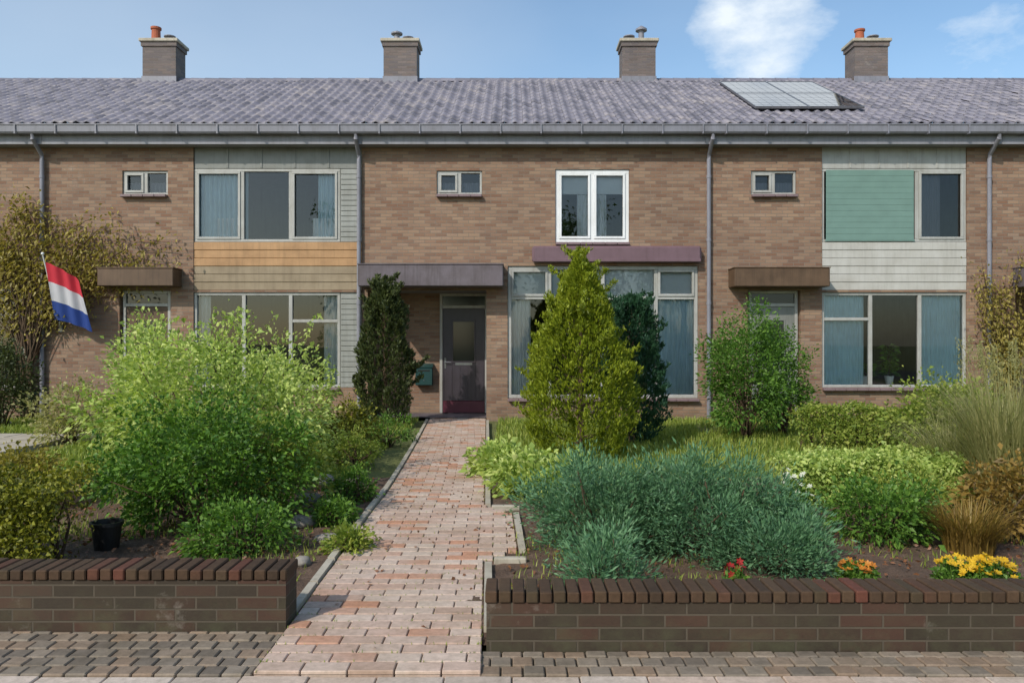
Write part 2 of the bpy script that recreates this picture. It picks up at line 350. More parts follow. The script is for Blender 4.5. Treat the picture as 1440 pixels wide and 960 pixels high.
def shrub(name, label, cat, x, y, rx, ry, h, mat, nc=120, per=60, cr=.07, leaf=.05, asp=.5, shell=.5, lump=.25, group=None, up=.35, zlow=0, bottom=-.75, rad=.014, fold=.25, droop=.3):
    root = thing(name, label, cat, (x, y, 0), group=group)
    zc = zlow+(h-zlow)*.48; P, D, C = clumps(nc, ell(rx, ry, h-zc, zc, shell, lump, bottom=bottom), cr, per)
    D = D+nrm(P-np.array([0, 0, zc*.5]))*.7; D[:, 2] += up; P[:, 2] = np.maximum(P[:, 2], .02)
    Q = shoots(P, max(6, nc//6), h*.13, .8); P = np.concatenate([P, Q]); D = np.concatenate([D, rng.normal(size=Q.shape)+nrm(Q)*.6])
    sz = leaf*rng.choice([.6, .8, 1, 1.15, 1.45], len(P), p=[.15, .2, .35, .2, .1])[:, None]
    V_, F_ = leafarr(P, D, 1.0, aspect=asp, fold=fold, droop=droop); V4 = V_.reshape(-1, 4, 3); V4 = V4[:, :1]+(V4-V4[:, :1])*sz[:, :, None]
    npmesh('foliage', V4.reshape(-1, 3), F_, M[mat], root)
    branches(C, .06, root, rad=rad)
    return root
def blades(n, rx, ry, h, w, lean, seed_pts=None, curve=.5):
    """curved grass blades, 3 quads each"""
    a = rng.uniform(0, 2*np.pi, n); r = np.sqrt(rng.random(n)); P = np.stack([np.cos(a)*r*rx, np.sin(a)*r*ry, np.zeros(n)], 1) if seed_pts is None else seed_pts
    th = rng.uniform(0, 2*np.pi, n) if seed_pts is not None else a+rng.normal(size=n)*.7
    d = np.stack([np.cos(th), np.sin(th), np.zeros(n)], 1); side = np.stack([-np.sin(th), np.cos(th), np.zeros(n)], 1)
    H = (h*rng.uniform(.55, 1.1, n))[:, None]; ln = (lean*rng.uniform(.2, 1.2, n))[:, None]; V = []
    for t, ww in ((0, 1), (.4, .9), (.75, .6), (1, .06)):
        c = P+d*ln*H*(t**2)+np.array([0, 0, 1])*H*(t-curve*ln*t**3*.6)
        V += [c-side*w*ww*.5, c+side*w*ww*.5]
    V = np.stack(V, 1).reshape(-1, 3); i = np.arange(n)[:, None]*8
    F = np.concatenate([i+[0, 1, 3, 2], i+[2, 3, 5, 4], i+[4, 5, 7, 6]], 0)
    return V, F
def flowers(P, size, mat, parent, petals=6, name='flower'):
    n = len(P); V = []; F = []; o = 0
    ax = nrm(rng.normal(size=(n, 3))*.35+np.array([0, -.35, 1])); A = nrm(np.cross(ax, rng.normal(size=(n, 3)))); B = np.cross(ax, A)
    for k in range(petals):
        q = 2*math.pi*k/petals; d = A*math.cos(q)+B*math.sin(q)+ax*.25; s = -A*math.sin(q)+B*math.cos(q)
        v = np.stack([P, P+d*size*.6+s*size*.28, P+d*size, P+d*size*.6-s*size*.28], 1).reshape(-1, 3)
        i = np.arange(n)[:, None]*4+o; V.append(v); F.append(np.concatenate([i+[0, 1, 2], i+[0, 2, 3]], 0)); o += n*4
    return npmesh(name, np.concatenate(V), np.concatenate(F), mat, parent)

# ------------------------------------------------------------ photograph -> place
FX = 1105.0; DF = 15.0
def X(px, d=DF): return (px-720)*d/FX
def Z(py, d=DF): return 1.5+(480-py)*d/FX

# ------------------------------------------------------------ ground
b = MB(); nG = 1
b.add([(-250, -250, -.02), (250, -250, -.02), (250, 300, -.02), (-250, 300, -.02)], [[0, 1, 2, 3]])
tag(b.build('ground', M['ground']), kind='structure')
def bumpy(name, x0, x1, y0, y1, z, mat, st=.08, amp=.02, holes=None, edge=.4):
    nx = max(2, int((x1-x0)/st)); ny = max(2, int((y1-y0)/st)); xs = np.linspace(x0, x1, nx+1); ys = np.linspace(y0, y1, ny+1)
    V = [(x, yy, z+amp*(noise.noise(Vector((x*3, yy*3, 1)))+.5*noise.noise(Vector((x*11, yy*11, 4)))+.4*noise.noise(Vector((x*26, yy*26, 7))))) for yy in ys for x in xs]
    F = [(j*(nx+1)+i, j*(nx+1)+i+1, (j+1)*(nx+1)+i+1, (j+1)*(nx+1)+i) for j in range(ny) for i in range(nx)]
    return tag(npmesh(name, V, F, mat, None, True), kind='structure')
def pl(y): # left edge of the path
    return -1.155-.06*min(1, max(0, y-4)/3)-.36*max(0, (y-7.5)/7.5)**1.2
def pr(y): return -.14-.36*((y-3.6)/11.4)+.24*max(0, min(1, (y-5.2)/.3, (7.0-y)/.3))
bumpy('garden_soil', -14, -1.15, 4.06, 8.6, .02, M['soil'], .05)
bumpy('garden_soil', -.3, 14, 3.85, 8.6, .02, M['soil'], .05)
# path of pavers
b = MB(); y = 3.5; row = 0; PH = .105; PW = .21
while y < 14.95:
    x0 = pl(y); x1 = pr(y); x = x0-(PW/2 if row % 2 else 0)
    while x < x1-.02:
        a0 = max(x, x0)+.003; a1 = min(x+PW, x1)-.003
        if a1-a0 > .03:
            z = .035+random.uniform(-.0025, .0025); b.box(a0, a1, y+.003, y+PH-.003, -.05, z, b=.004)
        x += PW
    y += PH; row += 1
tag(b.build('path', M['paver']), kind='structure')
b = MB(); ys_ = [3.5, 5.2, 5.5, 6.7, 7.0, 7.5, 9, 11, 13, 14.94]
b.add([(pl(q), q, .018) for q in ys_]+[(pr(q), q, .018) for q in ys_], [[k, k+10, k+11, k+1] for k in range(9)])
tag(b.build('path_bedding', M['soil']), kind='structure')
for sd_, f in (('l', pl), ('r', pr)):   # edging kerb stones along the path
    b = MB(); y = 4.26 if sd_ == 'l' else 4.0
    segs = []
    if sd_ == 'l':
        while y < 14.4: segs.append((y, y+.5)); y += .5
    else:
        segs = [(4.0, 4.4), (4.4, 4.8), (4.8, 5.2), (5.5, 5.95), (5.95, 6.4), (6.4, 6.7)]+[(7.02+k*.5, 7.52+k*.5) for k in range(15)]
        b.box(pr(5.15)+.07, pr(5.6)+.06, 5.24, 5.30, -.05, .055, b=.006); b.box(pr(7.05)+.07, pr(6.5)+.06, 6.92, 6.98, -.05, .055, b=.006)
    for (ya, yb) in segs:
        xa, xb = f(ya), f(yb); sg = -1 if sd_ == 'l' else 1; h = .052+random.uniform(-.004, .004); a_, c_ = .004*sg, .062*sg
        v = [(xa+a_, ya+.004, -.05), (xa+c_, ya+.004, -.05), (xb+c_, yb-.004, -.05), (xb+a_, yb-.004, -.05)]
        v += [(p[0]+(.006*sg if k in (0, 3) else -.006*sg), p[1]+(.006 if k < 2 else -.006), h) for k, p in enumerate(v)]
        b.add(v, [[0, 3, 2, 1], [4, 5, 6, 7], [0, 1, 5, 4], [1, 2, 6, 5], [2, 3, 7, 6], [3, 0, 4, 7]])
    b.fix = True; tag(b.build('path_kerb', M['conc']), kind='structure')
# pavement tiles and row of setts along the garden walls
b = MB()
for i in range(-44, 44):
    for j in range(0, 15):
        x = i*.3+(.15 if j % 2 else 0); y1 = 3.50-j*.3
        b.box(x+.003, x+.297, y1-.297, y1-.003, -.05, .012+random.uniform(-.003, .003), b=.004)
tag(b.build('pavement', M['tile']), kind='structure')
b = MB()
def setts(x0, x1, y0, y1):
    y = y0; k = 0
    while y < y1-.02:
        x = x0-(.05 if k % 2 else 0)
        while x < x1: b.box(x+.003, min(x+.1, x1)-.003, y+.003, min(y+.1, y1)-.003, -.05, .018+random.uniform(-.003, .003), b=.006); x += .1
        y += .1; k += 1
setts(-13, -1.16, 3.5, 4.03); setts(-.15, 13, 3.5, 3.77)
tag(b.build('sett_strip', M['sett']), kind='structure')
b = MB(); b.box(-13.2, 13.2, -1.2, -1.04, -.14, .012, b=.01); tag(b.build('kerb', M['conc']), kind='structure')
t = NT('asphalt'); gp = t.n('ShaderNodeNewGeometry').outputs['Position']; t.base(t.ramp(t.noise(90, 3, gp), [(.3, (52, 52, 54)), (.7, (84, 84, 84))])); t.rough(.9)
b = MB(); b.add([(-60, -9, -.012), (60, -9, -.012), (60, -1.2, -.012), (-60, -1.2, -.012)], [[0, 1, 2, 3]]); tag(b.build('road', t.m), kind='structure')
# neighbour's paved patch
b = MB()
for i in range(9):
    for j in range(5):
        b.box(-11.2+i*.5+.004, -11.2+(i+1)*.5-.004, 9.9+j*.5+.004, 10.4+j*.5-.004, -.03, .05+random.uniform(-.003, .003), b=.005)
tag(b.build('patio', M['conc']), kind='structure')

# ------------------------------------------------------------ houses
WX = [-14.81, -8.81, -2.81, 3.62, 9.19, 15.19]
EAVE = 5.22; RIDGE_Y = 19.2; RIDGE_Z = 7.86; RO_Y = 14.70; RO_Z = 5.56
DEPTH_BACK = 23.4
def wall_mesh(b, x0, x1, z0, z1, holes, y, th=.11):
    xs = sorted({x0, x1, *[h[0] for h in holes], *[h[1] for h in holes]}); zs = sorted({z0, z1, *[h[2] for h in holes], *[h[3] for h in holes]})
    for i in range(len(xs)-1):
        for j in range(len(zs)-1):
            cx = (xs[i]+xs[i+1])/2; cz = (zs[j]+zs[j+1])/2
            if any(h[0] < cx < h[1] and h[2] < cz < h[3] for h in holes): continue
            b.add([(xs[i], y, zs[j]), (xs[i+1], y, zs[j]), (xs[i+1], y, zs[j+1]), (xs[i], y, zs[j+1])], [[0, 1, 2, 3]])
            b.add([(xs[i], y+th, zs[j]), (xs[i+1], y+th, zs[j]), (xs[i+1], y+th, zs[j+1]), (xs[i], y+th, zs[j+1])], [[3, 2, 1, 0]])
    for h in holes:
        a0, a1, c0, c1 = h
        b.add([(a0, y, c0), (a0, y+th, c0), (a0, y+th, c1), (a0, y, c1)], [[0, 1, 2, 3]]); b.add([(a1, y, c0), (a1, y+th, c0), (a1, y+th, c1), (a1, y, c1)], [[3, 2, 1, 0]])
        b.add([(a0, y, c0), (a1, y, c0), (a1, y+th, c0), (a0, y+th, c0)], [[0, 1, 2, 3]]); b.add([(a0, y, c1), (a1, y, c1), (a1, y+th, c1), (a0, y+th, c1)], [[3, 2, 1, 0]])
def curtain(x0, x1, z0, z1, y, mat, parent, name='curtain', amp=.02, n=None, fw=.09):
    n = max(8, int((x1-x0)/.012)); V = []
    for i in range(n+1):
        x = x0+(x1-x0)*i/n; ph = noise.noise(Vector((x*3, z0, 2)))*3
        a = amp*math.sin(2*math.pi*x/fw+ph); V += [(x, y+a*.7, z1), (x+a*.2, y+a, (z0+z1)/2), (x, y+a*1.15, z0)]
    F = [q for i in range(n) for q in ((i*3, i*3+3, i*3+4, i*3+1), (i*3+1, i*3+4, i*3+5, i*3+2))]
    return npmesh(name, V, F, mat, parent, True)
def window(parent, x0, x1, z0, z1, y, mull=(), trans=(), fmat='white', fw=.055, sash=(), sill=True, sillmat='sillm', label=None, over=.09):
    """pane is the window itself; frame and sill are sub-parts. mull: x fractions, sash: cells with an opening light"""
    g_ = MB(); g_.add([(x0+.03, y+.045, z0+.03), (x1-.03, y+.045, z0+.03), (x1-.03, y+.045, z1-.03), (x0+.03, y+.045, z1-.03)], [[0, 1, 2, 3]])
    o = g_.build('window', M['glass'], parent)
    if label: o['label'] = label
    f = MB(); e = .003
    f.box(x0+e, x1-e, y, y+.08, z1-fw, z1-e, b=.005); f.box(x0+e, x1-e, y, y+.08, z0+e, z0+fw, b=.005)
    for xx in (x0+e, x1-fw): f.box(xx, xx+fw-e, y+.002, y+.078, z0+fw, z1-fw, b=.005)
    W = x1-x0; ms = [x0+W*q for q in mull]
    for q in ms: f.box(q-.035, q+.035, y+.002, y+.078, z0+fw, z1-fw, b=.005)
    cells = [x0+fw]+ms+[x1-fw]
    for (ci, tz) in trans:
        zz = z0+(z1-z0)*tz; a = cells[ci]+(.035 if ci else 0); c = cells[ci+1]-(.035 if ci < len(ms) else 0)
        f.box(a, c, y+.004, y+.076, zz-.03, zz+.03, b=.005)
    for ci in sash:
        a = cells[ci]+(.035 if ci else 0); c = cells[ci+1]-(.035 if ci < len(ms) else 0)
        zl = z0+fw; zh = z1-fw
        for (ti, tz) in trans:
            if ti == ci: zl = z0+(z1-z0)*tz+.03
        f.box(a, c, y-.018, y+.03, zl, zl+.045, b=.004); f.box(a, c, y-.018, y+.03, zh-.045, zh, b=.004)
        f.box(a, a+.045, y-.018, y+.03, zl+.045, zh-.045, b=.004); f.box(c-.045, c, y-.018, y+.03, zl+.045, zh-.045, b=.004)
    f.build('frame', M[fmat], o)
    if sill:
        s_ = MB(); n = max(1, round((x1-x0)/.22)); dx = (x1-x0)/n
        for i in range(n): s_.box(x0+i*dx+.003, x0+(i+1)*dx-.003, y-over-.045, y+.02, z0-.055, z0-.003, b=.008)
        s_.build('sill', M[sillmat], o)
    return o
def roof_tiles(x0, x1):
    """wave profile tiles in overlapping courses, front slope and back slope"""
    V = []; F = []; nc = int(round((x1-x0)/.2)); dx = (x1-x0)/nc; prof = [(0, .012), (.12, .03), (.25, .042), (.4, .034), (.55, .012), (.7, .0), (.85, .002), (.985, .01)]
    for side in (0, 1):
        y0, z0 = (RO_Y, RO_Z) if side == 0 else (2*RIDGE_Y-RO_Y, RO_Z)
        L_ = math.hypot(RIDGE_Y-y0, RIDGE_Z-z0); nr = int(L_/.33); dr = L_/nr; ux = (RIDGE_Y-y0)/L_; uz = (RIDGE_Z-z0)/L_
        nx_, nz_ = (-uz, ux) if side == 0 else (uz, -ux); 
        if nz_ < 0: nx_, nz_ = -nx_, -nz_
        for r in range(nr):
            for c in range(nc):
                o = len(V); jit = random.uniform(-.004, .005)+(random.uniform(.01, .018) if random.random() < .012 else 0)
                for (t_, lift) in ((0, -.02), (0, .028), (1.06, .002)):
                    s_ = (r+t_)*dr
                    for (px_, h_) in prof:
                        hh = h_+lift+jit if lift > -.01 else h_-.005
                        V.append((x0+(c+px_)*dx, y0+ux*s_+nx_*hh, z0+uz*s_+nz_*hh+.03*noise.noise(Vector((x0*.9+(c+px_)*dx*.8, s_*.5, 5)))))
                k = len(prof)
                for q in range(2):
                    for i in range(k-1): F.append((o+q*k+i, o+q*k+i+1, o+(q+1)*k+i+1, o+(q+1)*k+i))
    return V, F
def house(i, spec):
    x0, x1 = WX[i], WX[i+1]; H = thing('terraced_house', spec['label'], 'house', (0, 0, 0), group='terraced brick houses in the row')
    FY = DF; holes = []
    for wdw in spec['win']: holes.append((wdw['x'][0], wdw['x'][1], wdw['z'][0], wdw['z'][1]))
    px0, px1, pz = spec['porch']; holes.append((px0, px1, -.05, pz))
    b = MB(); wall_mesh(b, x0, x1, -.05, EAVE+.2, holes, FY, .11)
    bw = MB(); bw.add([(x0, DEPTH_BACK, -.05), (x1, DEPTH_BACK, -.05), (x1, DEPTH_BACK, EAVE+.25), (x0, DEPTH_BACK, EAVE+.25)], [[3, 2, 1, 0]]); bw.build('back_wall', M['brick'], H)
    # porch recess of brick
    pd = .95 if spec.get('deep', 1) else .12
    b.add([(px0, FY+.11, -.05), (px0, FY+pd, -.05), (px0, FY+pd, pz), (px0, FY+.11, pz)], [[0, 1, 2, 3]])
    b.add([(px1, FY+.11, -.05), (px1, FY+pd, -.05), (px1, FY+pd, pz), (px1, FY+.11, pz)], [[3, 2, 1, 0]])
    d0, d1 = spec['door']
    for (a, c) in ((px0, d0), (d1, px1)):
        if c-a > .02: b.add([(a, FY+pd, -.05), (c, FY+pd, -.05), (c, FY+pd, pz), (a, FY+pd, pz)], [[0, 1, 2, 3]])
    # gable walls up to the ridge
    for xx in ((x0,) if i == 0 else ()) + ((x1,) if i == 4 else ()):
        b.add([(xx, FY, -.05), (xx, DEPTH_BACK, -.05), (xx, DEPTH_BACK, EAVE+.2), (xx, RIDGE_Y, RIDGE_Z-.05), (xx, FY, EAVE+.2)], [[0, 1, 2, 3, 4]])
    b.build('wall', M['brick'], H)
    e = .05; ry = FY+.13; bb = FY+3.8      # rooms open to the windows
    for (nm, a, z0, z1) in (('ground_floor_room', px1+.04, .06, 2.75), ('upper_floor_room', x0+e, 2.85, 5.19)):
        b = MB(); c = x1-e
        b.add([(a, ry, z0), (a, bb, z0), (c, bb, z0), (c, ry, z0), (a, ry, z1), (a, bb, z1), (c, bb, z1), (c, ry, z1)], [[0, 1, 5, 4], [1, 2, 6, 5], [2, 3, 7, 6], [4, 5, 6, 7]])
        b.add([(a, ry, z0), (a, bb, z0), (c, bb, z0), (c, ry, z0)], [[3, 2, 1, 0]], 1); b.build(nm, [M['roomw'], M['roomf']], H)
    if pd > .5:
        b = MB(); b.add([(px0, FY, .05), (px1, FY, .05), (px1, FY+pd, .05), (px0, FY+pd, .05)], [[0, 1, 2, 3]]); b.build('porch_floor', M['slab'], H); b = MB(); b.add([(px0, FY, pz-.004), (px1, FY, pz-.004), (px1, FY+pd, pz-.004), (px0, FY+pd, pz-.004)], [[3, 2, 1, 0]])
        b.build('porch_ceiling', M['soffit'], H)
    # roof
    V, F = roof_tiles(x0+.003, x1-.003); ro = npmesh('roof', V, F, M['rtile'], H)
    b = MB(); n = 18; dx = (x1-x0)/n
    for k in range(n):
        a = x0+k*dx; c = a+dx+.02
        if k == n-1: c = x1-.002
        vs = []
        for (xx, rr) in ((a+.002, .13), (c, .12)):
            for q in range(9):
                an = math.pi*q/8; vs.append((xx, RIDGE_Y-math.cos(an)*rr, RIDGE_Z-.045+math.sin(an)*rr*.85))
        b.add(vs, [[q, q+1, q+10, q+9] for q in range(8)])
    b.build('ridge_tiles', M['rtile'], ro, smooth=True)
    # soffit, fascia, gutter
    b = MB(); b.box(x0+.002, x1-.002, RO_Y+.04, DF-.004, 5.2, 5.225); b.box(x0+.002, x1-.002, RO_Y+.02, RO_Y+.045, 5.19, 5.5, b=.004); b.build('fascia', M['soffit'], H)
    b = MB(); gp_ = []
    for xx in (x0+.001, x1-.001):
        for (yy, zz) in ((RO_Y+.015, 5.53), (RO_Y+.015, 5.385), (RO_Y-.015, 5.36), (RO_Y-.11, 5.36), (RO_Y-.135, 5.39), (RO_Y-.14, 5.50), (RO_Y-.155, 5.51), (RO_Y-.155, 5.53), (RO_Y-.13, 5.53), (RO_Y-.12, 5.4), (RO_Y-.01, 5.39), (RO_Y, 5.53)): gp_.append((xx, yy, zz))
    b.add(gp_, [[k, k+1, k+13, k+12] for k in range(11)]); k = x0+.35
    while k < x1: b.box(k-.012, k+.012, RO_Y-.16, RO_Y+.012, 5.345, 5.358); b.box(k-.012, k+.012, RO_Y-.163, RO_Y-.157, 5.345, 5.52); k += .75
    b.build('gutter', M['zinc'], H)
    # downpipe
    dp = spec['pipe']; b = MB()
    b.tube([(dp, RO_Y-.07, 5.37), (dp, RO_Y-.07, 5.28), (dp, DF-.09, 5.05), (dp, DF-.07, 4.95), (dp, DF-.07, .05)], .04, 12)
    for zz in (4.6, 3.4, 2.2, 1.0): b.tube([(dp, DF-.07, zz), (dp, DF-.07, zz+.05)], .048, 12); b.box(dp-.015, dp+.015, DF-.05, DF-.002, zz+.012, zz+.038)
    b.build('downpipe', M['zinc'], H, smooth=False)
    # chimney
    if spec.get('chim') is not None:
        cx = spec['chim']; b = MB(); hw = .4; cy0, cy1 = RIDGE_Y-.28, RIDGE_Y+.28
        b.box(cx-hw, cx+hw, cy0, cy1, RIDGE_Z-.4, 8.60); b.box(cx-hw-.03, cx+hw+.03, cy0-.03, cy1+.03, 8.60, 8.70)
        ch = b.build('chimney', M['brick_chim'], H)
        b = MB(); b.box(cx-hw-.07, cx+hw+.07, cy0-.07, cy1+.07, 8.702, 8.78, b=.012); b.build('cap', M['conc'], ch)
        b = MB(); b.box(cx-hw-.02, cx+hw+.02, cy0-.02, cy0-.003, RIDGE_Z-.32, RIDGE_Z+.02, b=.004); b.build('flashing', M['zinc'], ch)
        for dxp, hh, kind in spec['pots']:
            b = MB(); b.lathe((cx+dxp, RIDGE_Y, 8.78), [(.11, 0), (.10, hh*.75), (.125, hh*.78), (.125, hh*.9), (.09, hh*.92), (.0, hh*.92)] if kind == 0 else [(.07, 0), (.07, hh*.7), (.14, hh*.7), (.14, hh*.8), (.02, hh), (0, hh)], 16)
            b.build('chimney_pot', M['terra'] if kind == 0 else M['zinc'], ch)
    # windows
    for wd in spec['win']:
        a, c = wd['x']; z0, z1 = wd['z']; y = FY+.03
        if wd.get('top'):     # panel over the window head
            tz = z1-wd['top']; q = MB(); q.box(a+.003, c-.003, y, y+.06, tz+.003, z1-.003, b=.006)
            n = 5
            for k in range(1, n): q.box(a+(c-a)*k/n-.02, a+(c-a)*k/n+.02, y-.012, y-.001, tz+.01, z1-.01, b=.004)
            q.build('head_panel', M[wd['topm']], H); z1 = tz
        if wd.get('bot'):     # spandrel boards under the window
            bz = z0+wd['bot']; nb = wd.get('boards', 4); hb = wd['bot']/nb
            q = MB()
            for k in range(nb): q.box(a+.003, c-.003, y-.012-(0.008 if k % 2 else 0), y+.05, z0+k*hb+.003, z0+(k+1)*hb-.003, b=.006)
            k_ = wd.get('split', 0)
            if k_:
                q2 = MB()
                q2.v, q2.f, q2.mi = q.v[24*k_:], [[i_-24*k_ for i_ in f_] for f_ in q.f[26*k_:]], q.mi[26*k_:]; q2.fix = True; q2.build('spandrel_panel', M[wd['botm']], H)
                q.v, q.f, q.mi = q.v[:24*k_], q.f[:26*k_], q.mi[:26*k_]; q.build('lower_spandrel_panel', M['tan2'], H)
            else: q.build('spandrel_panel', M[wd['botm']], H)
            z0 = bz
        if wd.get('side'):
            sx = c-wd['side']; q = MB(); q.box(sx+.003, c-.003, y+.001, y+.06, z0+.003, z1-.003, b=.006)
            zz = z0+.1
            while zz < z1-.05: q.box(sx+.01, c-.01, y-.012, y-.001, zz, zz+.085, b=.004); zz += .1
            q.build('side_panel', M[wd['sidem']], H); c = sx
        o = window(H, a, c, z0, z1, y, wd.get('mull', ()), wd.get('trans', ()), wd.get('f', 'white'), wd.get('fw', .055), wd.get('sash', ()), wd.get('sill', True))
        if wd.get('label'): o['label'] = wd['label']
        for (f0, f1, g0, g1, mt, nm) in wd.get('cur', ()):
            xa = a+(c-a)*f0; xb = a+(c-a)*f1; za = z0+(z1-z0)*g0; zb = z0+(z1-z0)*g1
            if nm == 'blind':
                q = MB(); q.box(xa, xb, y+.10, y+.104, za, zb); q.tube([(xa, y+.102, za), (xb, y+.102, za)], .012, 8); q.build('blind', M[mt], o)
            elif nm == 'screen':
                q = MB(); s = (zb-za)/12
                for k in range(12): q.box(xa+.02, xb-.02, y-.032, y-.026, za+k*s+.001, za+(k+1)*s-.001, b=.002)
                q.box(xa, xb, y-.04, y-.02, za-.03, za-.002, b=.005); q.build('screen', M[mt], o)
            else: curtain(xa, xb, za+.01, zb, y+.115, M[mt], o, amp=.018)
    # door
    dy = FY+pd-.02; dh = spec.get('dh', 2.12); b = MB(); fw = .06
    fr = MB(); fr.box(d0+.003, d0+fw, dy-.03, dy+.05, .052, pz-.006, b=.005); fr.box(d1-fw, d1-.003, dy-.03, dy+.05, .052, pz-.006, b=.005); fr.box(d0+fw, d1-fw, dy-.028, dy+.048, dh+.05, dh+.11, b=.005)
    fr.box(d0+fw, d1-fw, dy-.028, dy+.048, pz-.06, pz-.006, b=.005)
    b.box(d0+fw+.004, d1-fw-.004, dy-.01, dy+.03, .30, dh+.046, b=.004)
    gl = spec.get('dglass', (.25, .75, 1.1, 1.9)); W = d1-d0-2*fw
    door = b.build('door', M[spec.get('dm', 'darkdoor')], H)
    q = MB(); q.box(d0+fw+.004, d1-fw-.004, dy-.02, dy+.03, .06, .296, b=.006); q.build('kick_panel', M['maroon'], door)
    q = MB()
    for k in range(6): xx = d0+fw+.03+(W-.06)*k/5; q.box(xx-.006, xx+.006, dy-.016, dy-.0105, .34, 1.0, b=.003)
    q.build('groove_board', M[spec.get('dm', 'darkdoor')], door)
    q = MB(); q.box(d0+fw+W*gl[0], d0+fw+W*gl[1], dy-.014, dy-.0105, gl[2], gl[3]); q.build('pane', M['dglass'], door)
    q = MB(); A0, A1 = d0+fw+W*gl[0], d0+fw+W*gl[1]
    for bx in ((A0-.03, A1+.03, gl[2]-.03, gl[2]), (A0-.03, A1+.03, gl[3], gl[3]+.03), (A0-.03, A0, gl[2], gl[3]), (A1, A1+.03, gl[2], gl[3])): q.box(bx[0], bx[1], dy-.024, dy-.0105, bx[2], bx[3], b=.003)
    q.build('bead', M[spec.get('dm', 'darkdoor')], door)
    q = MB(); q.box(d0+fw+.035, d0+fw+.075, dy-.018, dy-.0105, .95, 1.17, b=.003); q.tube([(d0+fw+.055, dy-.012, 1.08), (d0+fw+.055, dy-.06, 1.08), (d0+fw+.17, dy-.06, 1.08)], .009, 8); q.build('handle', M['steel'], door)
    q = MB(); q.box(d0+fw+W*.3, d0+fw+W*.7, dy-.0165, dy-.0105, 1.02, 1.075, b=.003); q.build('letter_slot', M['steel'], door)
    fr.build('door_frame', M[spec.get('df', 'lgrey')], H)
    q = MB(); q.add([(d0+fw, dy+.01, dh+.11), (d1-fw, dy+.01, dh+.11), (d1-fw, dy+.01, pz-.06), (d0+fw, dy+.01, pz-.06)], [[0, 1, 2, 3]]); q.build('fanlight', M['dglass'], H)
    # canopy
    if spec.get('canopy'):
        a, c, z0, z1, pj, mt = spec['canopy']; q = MB(); q.box(a, c, FY-pj, FY-.003, z0, z1, b=.012); q.box(a-.01, c+.01, FY-pj-.012, FY-.003, z1+.001, z1+.022, b=.004)
        q.build('canopy', M[mt], H)
    if spec.get('awning'):
        a, c, z0, z1, mt = spec['awning']; q = MB(); q.box(a, c, FY-.17, FY-.02, z0, z1, b=.04); q.box(a+.02, c-.02, FY-.185, FY-.172, z0+.01, z0+.07, b=.006)
        for xx in (a+.3, c-.3): q.box(xx-.03, xx+.03, FY-.02, FY-.001, z0+.02, z1-.02)
        q.build('awning_cassette', M[mt], H)
    return H

